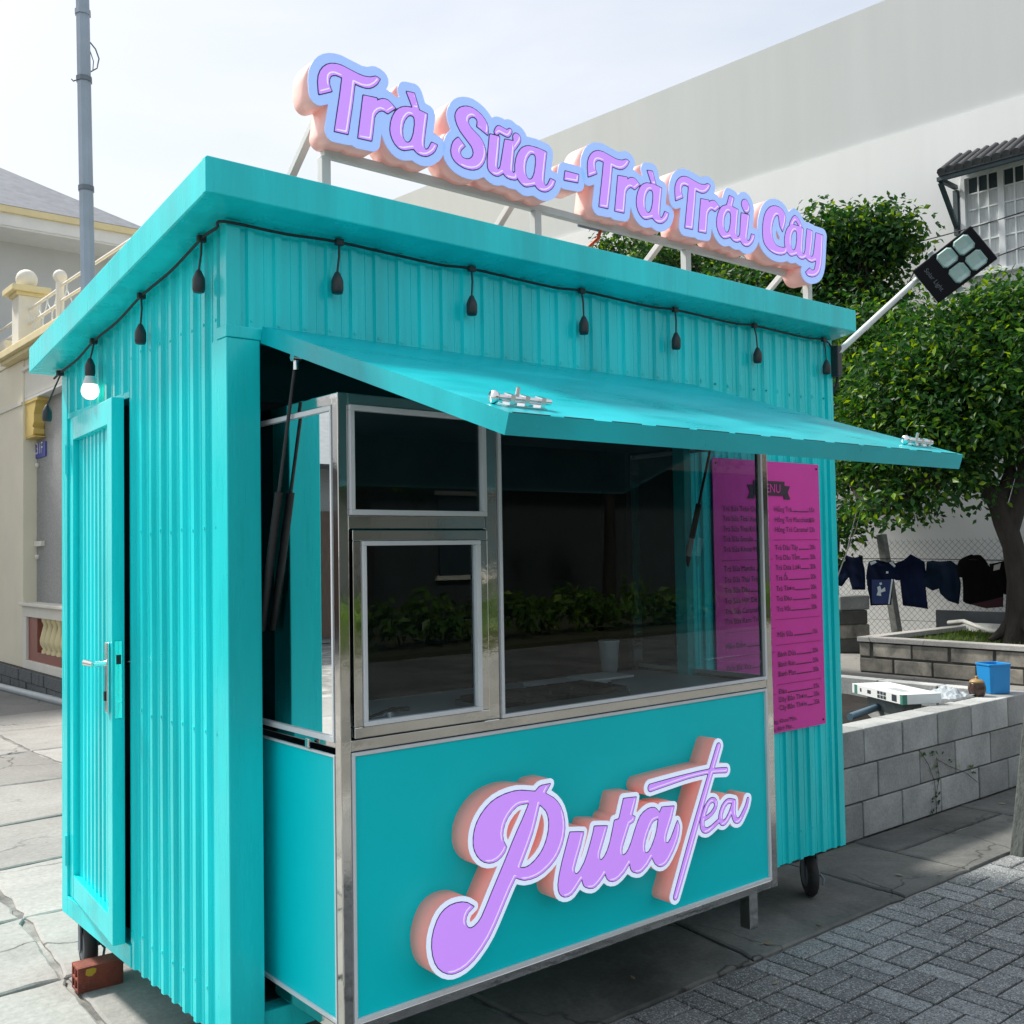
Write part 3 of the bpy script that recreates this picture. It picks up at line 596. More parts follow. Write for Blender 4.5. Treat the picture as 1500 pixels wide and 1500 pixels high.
def shape_mesh(F, x0, z0, h, depth, yfront, name, material, parent, tol=.0006):
    """2D region F<0 in the x,z plane, front face at y=yfront, extruded back by depth"""
    cu = bpy.data.curves.new(name, 'CURVE'); cu.dimensions = '2D'; cu.fill_mode = 'BOTH'; cu.extrude = depth/2
    for lp in contours(F, x0, z0, h):
        lp = simplify(lp, tol)
        if len(lp) < 3: continue
        sp = cu.splines.new('POLY'); sp.points.add(len(lp)-1); sp.use_cyclic_u = True
        for q, p in zip(sp.points, lp): q.co = (p[0], p[1], 0, 1)
    ob = bpy.data.objects.new(name, cu); COL.objects.link(ob); dg = bpy.context.evaluated_depsgraph_get(); me = bpy.data.meshes.new_from_object(ob.evaluated_get(dg)); bpy.data.objects.remove(ob)
    n_ = len(me.vertices); co = np.zeros(n_*3); me.vertices.foreach_get('co', co); co = co.reshape(-1, 3)
    me.vertices.foreach_set('co', np.stack([co[:, 0], yfront+depth/2-co[:, 2], co[:, 1]], 1).ravel())
    bm = bmesh.new(); bm.from_mesh(me); bmesh.ops.remove_doubles(bm, verts=bm.verts[:], dist=1e-5); bmesh.ops.recalc_face_normals(bm, faces=bm.faces[:]); bm.to_mesh(me); bm.free()
    me.materials.clear(); return mk(name, me, material, parent)
def to_plane(P, tf, yp):
    ox, oy, sc = tf; out = []
    for p in P:
        w = on(ox+p[0]/sc, oy+p[1]/sc, 'y', yp); out.append((w.x, w.z) + ((1,) if len(p) > 2 else ()))
    return out
def rast(items, h, pad):
    """items: ('poly', pts) add, ('hole', pts) subtract, ('stroke', pts, radii) -> field"""
    allp = np.concatenate([np.array(it[1])[:, :2] for it in items if it[0] != 'hole']); lo = allp.min(0)-pad; hi = allp.max(0)+pad
    xs = np.arange(lo[0], hi[0]+h, h); zs = np.arange(lo[1], hi[1]+h, h); X, Z = np.meshgrid(xs, zs); F = np.full(X.shape, 1e3)
    for it in items:
        P = np.array(it[1])[:, :2]
        if it[0] == 'poly': F = np.minimum(F, sd_poly(X, Z, P))
        elif it[0] == 'stroke': F = np.minimum(F, sd_stroke(X, Z, P, it[2]))
    for it in items:
        if it[0] == 'hole': F = np.maximum(F, -sd_poly(X, Z, np.array(it[1])[:, :2]))
    return F, xs[0], zs[0]
def dilate_dist(F, h, R):
    """approximate outside distance to F<0 by brute-force min over boundary points"""
    return F

def channel_letters(items, parent, yf, h, border, depth, facemat, sidemat, boxname, line=.0022, hi=True, label=None):
    F, x0, z0 = rast(items, h, border+.02)
    # true distance outside the union (rast already gives min of distances, so offsets are exact outside)
    box = shape_mesh(F-border, x0, z0, h, depth, yf+.004, boxname, sidemat, parent)
    shape_mesh(F-border-.0015, x0, z0, h, .004, yf, 'letter_face', facemat, box)
    shape_mesh(F-line, x0, z0, h, .0008, yf-.0008, 'letter_outline', 'navy', box)
    shape_mesh(F, x0, z0, h, .0008, yf-.0018, 'letter', 'purple', box)
    if hi:
        k = hi if isinstance(hi, (int, float)) and hi is not True else .007; sh = max(1, int(round(k/h*.7)))
        Fs = np.roll(np.roll(F, -sh, 1), sh, 0)          # shape shifted up-left
        w = max(.0016, h*1.0); G = np.maximum(np.abs(Fs+w*.5)-w*.75, F+k*.45)
        shape_mesh(G, x0, z0, h, .0006, yf-.0026, 'highlight_line', 'hi', box)
    return box

# --- front sign
P1 = (600, 1130, 5.0); P2 = (780, 1080, 1500/330)
YF = -.440
Pout = [(1030,90,1),(990,160,1),(1060,200),(1110,270),(1135,380),(1125,500),(1080,620),(1010,710),(930,770),(840,795),(775,775,1),(740,850),(690,970),(640,1090),(590,1200),(530,1300),(460,1390),(390,1450),(310,1482),(240,1465),(190,1410),(165,1320),(165,1220),(190,1120),(230,1040),(290,985),(360,960),(420,962),(470,990,1),(430,1030),(410,1080),(412,1125),(440,1150),(480,1130),(520,1080),(560,990),(600,890),(650,770),(700,650),(742,545),(790,430),(840,320),(875,230,1),(800,245),(745,295),(700,370),(680,450),(685,510),(710,555,1),(690,600),(650,645),(600,668),(545,662),(500,625),(470,560),(468,470),(490,380),(540,290),(610,215),(700,165),(800,140),(920,148,1),(955,108)]
Phole = [(950,240,1),(1000,290),(1020,370),(1010,470),(975,570),(920,650),(860,700),(805,708,1),(850,590),(900,450),(930,330)]
uta = [(248,632,1),(340,630,1),(320,720),(285,840),(275,890),(290,912),(315,890),(350,820),(375,740),(400,650),(410,592,1),(498,590,1),(480,660),(445,780),(450,818),(475,800),(500,750),(520,680),(535,605,1),(545,552,1),(575,545,1),(590,480),(605,408,1),(690,398,1),(680,450),(660,520,1),(682,528,1),(672,560),(645,577,1),(625,640),(595,740),(598,785),(625,770),(650,720),(672,650),(690,590),(720,520),(770,475),(815,470),(845,505,1),(860,465,1),(942,458,1),(925,540),(890,650),(887,700),(905,700),(930,650),(950,590),(965,555,1),(978,600),(965,680),(930,770),(890,840),(850,860),(815,840),(795,795,1),(765,850),(720,898),(680,900),(655,880),(648,835,1),(610,900),(560,950),(520,958),(495,940),(485,905,1),(450,960),(410,1000),(370,1003),(340,985),(330,940,1),(300,990),(260,1045),(215,1062),(180,1040),(170,980),(185,880),(215,760)]
ahole = [(838,540,1),(800,562),(765,640),(745,720),(750,770),(775,760),(800,710),(825,630)]
FSgn = empty('shop_sign', tuple(on(860, 1260, 'y', cy)), label='purple script letters reading Puta Tea on the turquoise counter panel', category='sign')
FSgn['label'] = 'large purple script channel letters with white rims mounted on the turquoise counter panel'
its = [('poly', catmull(to_plane(Pout, P1, YF))), ('poly', catmull(to_plane(uta, P2, YF))), ('hole', catmull(to_plane(Phole, P1, YF))), ('hole', catmull(to_plane(ahole, P2, YF)))]
def strk(P, R, tf, yp, up=3):
    q = np.array([p[:2] for p in to_plane(P, tf, yp)]); q2 = []; r2 = []
    for i in range(len(q)-1):
        p0, p1, p2, p3 = q[max(i-1, 0)], q[i], q[i+1], q[min(i+2, len(q)-1)]
        for k in range(up):
            t = k/up; q2.append(.5*((2*p1)+(-p0+p2)*t+(2*p0-5*p1+4*p2-p3)*t*t+(-p0+3*p1-3*p2+p3)*t**3)); r2.append(R[i]+(R[i+1]-R[i])*t)
    q2.append(q[-1]); r2.append(R[-1]); return ('stroke', np.array(q2), r2)
px2 = 1/(P2[2]*356)                       # metres per crop pixel on the panel
tT = [strk([(1238, 58), (1150, 360), (1050, 710), (952, 1062)], [16*px2, 17*px2, 19*px2, 15*px2], P2, YF), strk([(785, 336), (900, 300), (1040, 258), (1180, 226), (1288, 218)], [18*px2, 15*px2, 11*px2, 11*px2, 13*px2], P2, YF),
      strk([(1135, 548), (1185, 515), (1218, 465), (1216, 425), (1190, 418), (1163, 450), (1140, 510), (1128, 570), (1136, 612), (1165, 620), (1205, 590), (1250, 545)], [8*px2, 9*px2, 10*px2, 11*px2, 12*px2, 13*px2, 15*px2, 15*px2, 14*px2, 12*px2, 10*px2, 9*px2], P2, YF),
      strk([(1335, 425), (1300, 425), (1268, 465), (1250, 530), (1262, 570), (1290, 555), (1320, 495), (1342, 430), (1336, 490), (1348, 548), (1376, 552), (1402, 505), (1424, 455), (1434, 410)], [10*px2, 12*px2, 14*px2, 14*px2, 13*px2, 12*px2, 12*px2, 13*px2, 15*px2, 14*px2, 12*px2, 10*px2, 9*px2, 8*px2], P2, YF)]
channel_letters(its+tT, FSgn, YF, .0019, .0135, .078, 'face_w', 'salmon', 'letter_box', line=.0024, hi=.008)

# --- roof sign
R3 = (430, 70, 1500/230); R4 = (640, 130, 1500/230); R5 = (840, 200, 1500/220); R6 = (1020, 270, 7.5)
YR = -.035
gT = [(248,440,1),(240,340),(248,250),(290,180),(360,148),(450,160),(560,215),(660,265),(740,280),(790,270),(832,295,1),(800,345),(740,378),(670,372),(590,335,1),(575,480),(550,650),(525,822,1),(398,795,1),(420,650),(450,450),(472,280,1),(410,255),(365,262),(345,300),(350,360),(372,410,1)]
gr = [(672,450,1),(805,478,1),(800,505,1),(850,485),(910,500),(980,575,1),(905,625,1),(860,595),(815,605),(780,650),(770,740),(752,885,1),(622,858,1),(645,680)]
ga = [(1285,630,1),(1265,780),(1250,920),(1265,970),(1295,960),(1325,900,1),(1380,925,1),(1350,990),(1290,1028),(1230,1025),(1180,995),(1155,960,1),(1110,970),(1040,970),(980,920),(940,840),(930,760),(950,660),(1000,585),(1070,560),(1150,575),(1220,600)]
gah = [(1110,640),(1155,655),(1165,720),(1150,830),(1120,895),(1080,900),(1050,850),(1045,770),(1065,690)]
ggrave = [(1085,415,1),(1160,430,1),(1205,588,1),(1145,570,1)]
G = {k: to_plane(v, R3, YR) for k, v in dict(T=gT, r=gr, a=ga, h=gah, g=ggrave).items()}
def move(P, src, dst, s): return [((p[0]-src[0])*s+dst[0], (p[1]-src[1])*s+dst[1])+tuple(p[2:]) for p in P]
def PW(tf, p): w = on(tf[0]+p[0]/tf[2], tf[1]+p[1]/tf[2], 'y', YR); return (w.x, w.z)
RS = empty('roof_sign', tuple(on(800, 330, 'y', .03)), label='long pale blue and purple drink sign of channel letters standing on the kiosk roof', category='sign')
wordn = [0]
def word(items):
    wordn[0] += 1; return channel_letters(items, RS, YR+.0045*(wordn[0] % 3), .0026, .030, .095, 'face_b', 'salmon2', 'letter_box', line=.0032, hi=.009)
word([('poly', catmull(G['T'])), ('poly', catmull(G['r'])), ('poly', catmull(G['a'])), ('poly', catmull(G['g'])), ('hole', catmull(G['h']))])
def bbox(P): a = np.array([p[:2] for p in P]); return a.min(0), a.max(0)
# second "Trà": anchor stem foot, scale from T height
T1b = PW(R3, (398, 795)); T1t = PW(R3, (450, 160))
def scale_from(tf, foot, top): a = PW(tf, foot); b_ = PW(tf, top); return (b_[1]-a[1])/(T1t[1]-T1b[1]), a
s2, a2 = scale_from(R5, (272, 695), (320, 150)); w2 = {k: move(v, T1b, a2, s2) for k, v in G.items()}
word([('poly', catmull(w2['T'])), ('poly', catmull(w2['r'])), ('poly', catmull(w2['a'])), ('poly', catmull(w2['g'])), ('hole', catmull(w2['h']))])
s3, a3 = scale_from(R5, (1112, 912), (1160, 415)); w3 = {k: move(v, T1b, a3, s3) for k, v in G.items()}
gi = to_plane([(492,315,1),(580,340,1),(565,480),(550,600),(570,625),(592,600),(604,548,1),(640,560,1),(620,630),(570,680),(520,670),(485,620),(480,500)], R6, YR); gac = to_plane([(360,125,1),(412,150,1),(385,262,1),(330,240,1)], R6, YR)
pr6 = 1/(7.5*290)
word([('poly', catmull(w3['T'])), ('poly', catmull(w3['r'])), ('poly', catmull(w3['a'])), ('poly', catmull(gi)), ('poly', catmull(gac)), strk([(535, 228), (545, 252)], [50*pr6, 50*pr6], R6, YR), ('hole', catmull(w3['h']))])
gS = to_plane([(490,440,1),(440,395),(388,358,1),(395,320),(385,285),(350,262),(312,280),(305,320),(330,370),(380,420),(430,480),(465,560),(472,640),(450,710),(405,757),(340,770),(260,748),(190,700),(150,640),(143,570),(165,500),(210,460,1),(240,500),(275,545,1),(240,575),(228,610),(250,655),(300,672),(340,655),(357,610),(340,550),(290,480),(230,400),(190,310),(183,240),(215,185),(275,165),(345,180),(420,235),(470,300),(495,370)], R4, YR)
gu = to_plane([(512,430,1),(605,455,1),(597,580),(580,740),(590,768),(612,745),(630,640),(655,480,1),(748,500,1),(740,620),(725,780),(735,806),(760,790),(770,860),(720,862),(670,840),(640,800,1),(600,828),(550,820),(500,770),(490,690),(500,550)], R4, YR)
pr4 = 1/(R4[2]*345); A_src = G['a']; bl, bh = bbox(A_src); t0 = PW(R4, (755, 912)); sA = (PW(R4, (900, 545))[1]-PW(R4, (1030, 955))[1])/((bh-bl)[1]); sA = s2*1.02
wa = {k: move(G[k], PW(R3, (930, 760)), PW(R4, (753, 735)), sA) for k in 'ah'}
word([('poly', catmull(gS)), ('poly', catmull(gu)), strk([(768, 468), (772, 480), (745, 565)], [36*pr4, 34*pr4, 12*pr4], R4, YR), strk([(575, 412), (600, 385), (640, 405), (680, 425), (705, 400)], [20*pr4, 26*pr4, 26*pr4, 26*pr4, 18*pr4], R4, YR), ('poly', catmull(wa['a'])), ('hole', catmull(wa['h']))])
word([('poly', catmull(to_plane([(1240,780,1),(1370,815,1),(1362,890,1),(1230,865,1)], R4, YR)))])
gC = to_plane([(945,520,1),(970,440),(978,360),(950,290),(890,245),(820,245),(765,300),(735,400),(728,520),(740,630),(790,710),(860,760),(930,775),(985,755),(990,695,1),(930,695),(870,665),(835,590),(825,500),(840,410),(870,345),(900,345),(908,400),(918,460)], R6, YR)
gy = to_plane([(1215,490,1),(1275,515,1),(1268,640),(1250,780),(1265,800),(1285,770),(1300,650),(1312,535,1),(1388,560,1),(1380,700),(1370,880),(1340,980),(1280,1015),(1220,1000),(1200,965,1),(1245,920,1),(1265,945),(1295,940),(1305,900),(1312,840),(1270,855),(1220,830),(1195,780),(1200,650)], R6, YR)
sB = s3*1.0; wb = {k: move(G[k], PW(R3, (930, 760)), PW(R6, (968, 620)), sB) for k in 'ah'}
word([('poly', catmull(gC)), ('poly', catmull(gy)), ('poly', catmull(wb['a'])), ('hole', catmull(wb['h'])), strk([(1038, 440), (1085, 372), (1142, 452)], [20*pr6, 24*pr6, 20*pr6], R6, YR)])
# sign frame
zr0 = on(480, 222, 'y', .055).z; zr1 = on(1180, 412, 'y', .055).z
xa = on(472, 222, 'y', .055).x; xb = on(1190, 412, 'y', .055).x
b = MB(); b.bar((xa, .055, zr0-.008), (xb, .055, zr0-.008), .026); b.build('frame_rail', 'frame_w', RS, .002)
b = MB(); b.bar((xa+.1, .075, zr0+.15), (xb-.1, .075, zr0+.13), .022); b.build('frame_rail', 'frame_w', RS, .002)
for pxx, pyy in ((475, 268), (785, 345), (1005, 393), (1183, 430)):
    p = on(pxx, pyy, 'y', .055); zr = ztop(.055)+hf
    b = MB(); b.bar((p.x, .055, zr-.002), (p.x, .055, zr0-.021), .030); b.build('frame_post', 'frame_w', RS, .002)
    q = Vector((p.x, .62, ztop(.62)+hf)); b = MB(); b.bar(q-Vector((0, 0, .004)), (p.x, .085, zr0+.12), .024); b.build('frame_brace', 'frame_w', RS, .002)
p = on(870, 327, 'y', .16); b = MB(); b.box(p.x-.07, p.x+.07, .10, .18, p.z-.022, p.z+.022)
b.box(p.x-.09, p.x-.07, .11, .17, p.z+.014, p.z+.02); b.box(p.x+.07, p.x+.09, .11, .17, p.z+.014, p.z+.02); b.bar((p.x-.06, .14, p.z+.02), (p.x-.06, .075, zr0-.02), .012); b.bar((p.x+.06, .14, p.z+.02), (p.x+.06, .075, zr0-.02), .012)
ps = b.build('power_supply', 'winblue', None, .004, label='dark blue power supply box hung under the roof sign rail', category='transformer')
b = MB(); b.tube([(p.x+.02, .14, p.z-.02), (p.x+.01, .15, p.z-.06), (p.x-.03, .17, p.z-.10), (p.x-.06, .2, ztop(.2)+hf+.002)], .007, 6); b.build('cable', 'orange', ps)

# ================================================================== STRING LIGHTS
SLt = empty('string_lights', (1.3, -.03, 2.45), label='black cable of hanging bulb sockets strung under the kiosk eave', category='string lights')
def soff(y): return ztop(y)-.003
path = [(-.035, D+.02, soff(D)-.02)]
lefts = [1.432, 1.043, .58, .11]; fronts = [.333, .823, 1.313, 1.806, 2.295, 2.79]
for i, y in enumerate(lefts):
    path.append((-.03, y, soff(y)-.012))
    y2 = (y+lefts[i+1])/2 if i < 3 else .02; path.append((-.025, y2, soff(y2)-.016))
path.append((-.02, -.02, soff(0)-.01))
for i, x in enumerate(fronts):
    path.append((x-.14 if i else .16, -.026, ZT-.016)); path.append((x, -.03, ZT-.010))
path.append((2.86, -.02, ZT-.03))
def smooth(P, n=5):
    P = [Vector(p) for p in P]; out = []
    for i in range(len(P)-1):
        p0, p1, p2, p3 = P[max(i-1, 0)], P[i], P[i+1], P[min(i+2, len(P)-1)]
        for k in range(n):
            t = k/n; out.append(.5*((2*p1)+(-p0+p2)*t+(2*p0-5*p1+4*p2-p3)*t*t+(-p0+3*p1-3*p2+p3)*t**3))
    return out+[P[-1]]
b = MB(); b.tube(smooth(path), .0042, 6); b.build('cable', 'cable', SLt)
drops = [((-.03, y, soff(y)-.012), (.0, 0), y) for y in lefts]+[((x, -.03, ZT-.01), (0, 0), x) for x in fronts]
for i, (p, _, _) in enumerate(drops):
    p = Vector(p); ln_ = .105; tilt = Vector((rnd.uniform(-.012, .022), rnd.uniform(-.012, .005), 0)); e = p+tilt+Vector((0, 0, -ln_))
    if i < 4: e.x = min(e.x, -.035)
    else: e.y = min(e.y, -.035)
    if i == 0: e = p+Vector((-.03, .06, -.13))
    if i == 1: e = p+Vector((-.012, 0, -.075))
    b = MB(); b.tube([p+Vector((0, 0, -.01)), (p+e)/2+Vector((.003, 0, .01)), e+Vector((0, 0, .01))], .0032, 6)
    b.lathe([(.005, .014), (.008, .010), (.0155, -.006), (.0178, -.014), (.0178, -.040), (.015, -.050), (0, -.050)][::-1], 12, tuple(e)); sk = b.build('bulb_socket', 'socket', SLt)
    b = MB(); b.obox(p+Vector((-.013, -.008, -.010)), (.026, 0, 0), (0, .016, 0), (0, 0, .020)); b.build('clip', 'socket', sk, .003)
    if i == 1:
        b = MB(); b.lathe([(.016, -.050), (.019, -.060), (.024, -.075), (.024, -.078)][::-1], 14, tuple(e)); b.build('bulb_base', 'bulbcap', sk)
        b = MB(); b.lathe([(.024, -.0782), (.029, -.092), (.030, -.104), (.026, -.118), (.015, -.129), (.002, -.132)][::-1], 16, tuple(e)); b.build('lit_bulb', 'bulb', sk)

# ================================================================== MENU BOARD
MBd = empty('menu_board', (2.383, -.013, .77), label='magenta menu poster with dark price list on the front wall beside the counter', category='menu board')
mx0, mx1, mz0, mz1, my = 2.021, 2.745, .768, 1.900, -.0155
b = MB(); nx_, nz_ = 10, 14; vs = []; 
for i in range(nx_+1):
    for j in range(nz_+1):
        a, c = i/nx_, j/nz_; vs.append((mx0+(mx1-mx0)*a, my-.0018*mnoise.noise(Vector((a*2.5, c*4, 7))), mz0+(mz1-mz0)*c))
b.add(vs, [(i*(nz_+1)+j, (i+1)*(nz_+1)+j, (i+1)*(nz_+1)+j+1, i*(nz_+1)+j+1) for i in range(nx_) for j in range(nz_)], True); b.box(mx0+.001, mx1-.001, my+.0025, my+.004, mz0+.001, mz1-.001); b.build('poster', 'pink', MBd)
def text(s, x, z, size, parent, material, y=None, right=False, name='text_line', mtx=None):
    cu = bpy.data.curves.new(name, 'FONT'); cu.body = s; cu.size = size; cu.resolution_u = 3; cu.align_x = 'RIGHT' if right else 'LEFT'; cu.offset = 0
    ob = bpy.data.objects.new(name, cu); COL.objects.link(ob); dg = bpy.context.evaluated_depsgraph_get(); me = bpy.data.meshes.new_from_object(ob.evaluated_get(dg)); bpy.data.objects.remove(ob)
    mt = mtx if mtx is not None else Matrix(((1, 0, 0, x), (0, 0, -1, y), (0, 1, 0, z), (0, 0, 0, 1)))
    me.transform(mt); me.materials.clear(); return mk(name, me, material, parent)
ty = my-.0035
b = MB(); X = 2.383; Zr = 1.787
b.prism([(-.105, -.03), (.105, -.03), (.105, .03), (-.105, .03)], (X, ty, Zr), (1, 0, 0), (0, 0, 1), (0, .002, 0)); b.prism([(-.145, -.045), (-.10, -.045), (-.10, .012), (-.145, .012), (-.128, -.016)], (X, ty+.0012, Zr), (1, 0, 0), (0, 0, 1), (0, .002, 0)); b.prism([(.10, -.045), (.145, -.045), (.128, -.016), (.145, .012), (.10, .012)], (X, ty+.0012, Zr), (1, 0, 0), (0, 0, 1), (0, .002, 0)); b.build('ribbon', 'ink', MBd)
text('MENU', X-.068, Zr-.018, .052, MBd, 'pink', ty-.0012)
LC = [(1.700, 'Trà Sữa Trân Châu', '18k'), (1.660, 'Trà Sữa Thái Xanh', '18k'), (1.618, 'Trà Sữa Thái Ðỏ', '18k'), (1.578, 'Trà Sữa Socola', '20k'), (1.536, 'Trà Sữa Khoai Môn', '20k'), None,
      (1.458, 'Trà Sữa Matcha', '20k'), (1.414, 'Trà Sữa Thái Trà', '20k'), (1.372, 'Trà Sữa Dâu', '20k'), (1.330, 'Trà Sữa Hạt Dẻ', '20k'), (1.288, 'Trà Sữa Caramel', '20k'), (1.248, 'Trà Sữa Kem Trứng', '22k'), None,
      (1.150, 'Milo Dầm', '25k'), None, (1.062, 'Dừa Ðá Xay', '25k'), (1.018, 'Cà Phê Ðá Xay', '25k'), (.974, 'Matcha Ðá Xay', '25k'), None, (.905, 'Sữa Tươi Trân Châu', '20k'), (.862, 'Sữa Chua Việt Quất', '20k'), (.822, 'Sữa Chua Phúc Bồn Tử', '20k')]
RC = [(1.702, 'Hồng Trà', '15k'), (1.658, 'Hồng Trà Macchiato', '20k'), (1.616, 'Hồng Trà Caramel', '22k'), None, (1.540, 'Trà Dâu Tây', '20k'), (1.498, 'Trà Dâu Tằm', '20k'), (1.456, 'Trà Dưa Lưới', '20k'), (1.412, 'Trà Ổi', '20k'), (1.368, 'Trà Thơm', '20k'), (1.326, 'Trà Ðào', '20k'), (1.282, 'Trà Vải', '20k'), None,
      (1.176, 'Mật Sữa', '15k'), None, (1.094, 'Bánh Dừa', '20k'), (1.052, 'Bánh Rán', '20k'), (1.012, 'Bánh Plan', '20k'), None, (.940, 'Ðào', '25k'), (.906, 'Dây Bảo Thơm', '25k'), (.872, 'Cây Bảo Thơm', '25k')]
def column(rows, xl, xr):
    last = None
    for r in rows:
        if r is None:
            b = MB(); z = last-.034; b.obox((xl-.01, ty, z), (xr-xl+.03, 0, 0), (0, .001, 0), (0, 0, .0014)); b.build('divider_line', 'inkred', MBd); continue
        z, a, p = r; z -= .012; last = z
        t1 = text(a, xl, z, .031, MBd, 'ink', ty); t2 = text(p, xr, z, .029, MBd, 'ink', ty, True)
        xe = max(v.co.x for v in t1.data.vertices)+.008; xs_ = min(v.co.x for v in t2.data.vertices)-.008
        if xs_ > xe: b = MB(); b.obox((xe, ty, z), (xs_-xe, 0, 0), (0, .001, 0), (0, 0, .0034)); b.build('leader_line', 'ink', MBd)
column(LC, 2.075, 2.375); column(RC, 2.412, 2.70)
text('Thêm: Trân Châu Trắng, Khoai Môn,', 2.14, .828-.02, .026, MBd, 'ink', ty); text('Bánh Dẻo, Thạch Dừa, Bánh Plan...', 2.14, .790-.012, .026, MBd, 'ink', ty)
for xx in (mx0+.02, mx1-.02):
    for zz in (mz0+.02, mz1-.02): b = MB(); b.lathe([(0, -.002), (.004, -.002), (.004, .004), (0, .004)], 8, (xx, my-.002, zz), 'y'); b.build('screw', 'dark', MBd)

# ================================================================== SOLAR FLOODLIGHT
def atd(px, py, d): return CAM+ray(px, py)*d
cc = on(1398, 388, 'y', -.28); dep = (cc-CAM).dot(_f)
ux = (atd(1413, 338, dep)-atd(1335, 398, dep)); vy = (atd(1382, 438, dep)-atd(1335, 398, dep)); Lu, Lv = ux.length, vy.length
nf = (CAM-cc).normalized(); ux = (ux-nf*ux.dot(nf)).normalized(); vy = nf.cross(ux).normalized()
if vy.dot(_u) > 0: vy = -vy
o = cc-ux*Lu/2-vy*Lv/2
FLt = empty('solar_floodlight', (2.87, -.03, 2.40), label='black four-lens solar floodlight on a pale arm fixed to the kiosk eave corner', category='floodlight')
b = MB(); b.obox(o-nf*.035, ux*Lu, vy*Lv, nf*.035); hs = b.build('lamp_housing', 'black', FLt, .006)
for k in range(5):
    b = MB(); b.obox(o+ux*(Lu-.002)+vy*(Lv*(.10+.19*k))-nf*.03, ux*.006, vy*.02, nf*.02); b.build('fin', 'alu', hs)
    b = MB(); b.obox(o-ux*.004+vy*(Lv*(.12+.19*k))-nf*.03, ux*.006, vy*.018, nf*.02); b.build('fin', 'alu', hs)
cw = Lv*.405
for a in (0, 1):
    for c in (0, 1):
        q = o+ux*(Lu*.36+a*(cw*1.10))+vy*(Lv*.06+c*(cw*1.14)); b = MB(); e = .17
        ring = [(e, 0), (1-e, 0), (1, e), (1, 1-e), (1-e, 1), (e, 1), (0, 1-e), (0, e)]
        lo = [q+ux*cw*x+vy*cw*y+nf*.001 for x, y in ring]; mid = [q+ux*cw*(.5+(x-.5)*.86)+vy*cw*(.5+(y-.5)*.86)+nf*.010 for x, y in ring]; hi_ = [q+ux*cw*(.56+(x-.5)*.34)+vy*cw*(.56+(y-.5)*.34)+nf*.004 for x, y in ring]
        n_ = 8; b.add(lo+mid+hi_, [(i, (i+1) % n_, n_+(i+1) % n_, n_+i) for i in range(n_)]+[(n_+i, n_+(i+1) % n_, 2*n_+(i+1) % n_, 2*n_+i) for i in range(n_)]+[tuple(range(2*n_, 3*n_))]); b.build('lens', 'lens', hs)
mt = Matrix((vy, ux*-1, nf)).transposed().to_4x4(); mt.translation = o+ux*(Lu*.14)+vy*(Lv*.17)+nf*.0015
mt2 = Matrix((vy, -ux, vy.cross(-ux))).transposed().to_4x4(); mt2.translation = mt.translation+ux*.0
mt3 = Matrix((vy, ux, nf)).transposed().to_4x4()
tx = vy; tyv = ux; 
mt4 = Matrix(((tx.x, tyv.x, nf.x, 0), (tx.y, tyv.y, nf.y, 0), (tx.z, tyv.z, nf.z, 0), (0, 0, 0, 1))); mt4.translation = o+ux*(Lu*.13)+vy*(Lv*.16)+nf*.0015
text('Solar Light', 0, 0, .030, hs, 'greytext', mtx=mt4)
back = cc-nf*.035
b = MB(); b.obox(o+ux*(Lu*.30)-vy*.02-nf*.03, ux*.03, vy*(Lv+.04), nf*-.004); b.obox(o+ux*(Lu*.30)-vy*.02-nf*.034, ux*.03, vy*.004, nf*.03); b.obox(o+ux*(Lu*.30)-vy*.004-nf*.09, ux*.03, vy*.004, nf*.07); b.obox(o+ux*(Lu*.28)+vy*.0-nf*.09, ux*.06, vy*.05, nf*.006); b.build('bracket', 'frame_w', FLt, .002)
a0 = Vector((2.872, -.035, 2.40)); a1 = o+ux*(Lu*.02)+vy*(Lv*.22)-nf*.10
b = MB(); b.tube([a0, a0+(a1-a0)*1.02, o+ux*(Lu*.33)+vy*(Lv*.35)-nf*.095], .0145, 10); b.build('arm', 'frame_w', FLt)
b = MB(); b.box(2.864, 2.90, -.05, -.012, 2.30, 2.44); b.build('wall_clamp', 'socket', FLt, .004)
b = MB(); b.tube([a0+Vector((.01, 0, .02)), a0+Vector((.05, .02, -.05)), a0+Vector((.045, .03, -.13)), a0+Vector((.015, .03, -.17)), a0+Vector((-.0, .03, -.1))], .008, 6); b.build('lead', 'cable', FLt); b = MB(); b.tube([o+ux*.02-nf*.03, o-ux*.06-nf*.05+vy*.04, a0+(a1-a0)*.7+Vector((0, 0, -.02)), a0+(a1-a0)*.4], .004, 6); b.build('lead', 'cable', FLt)

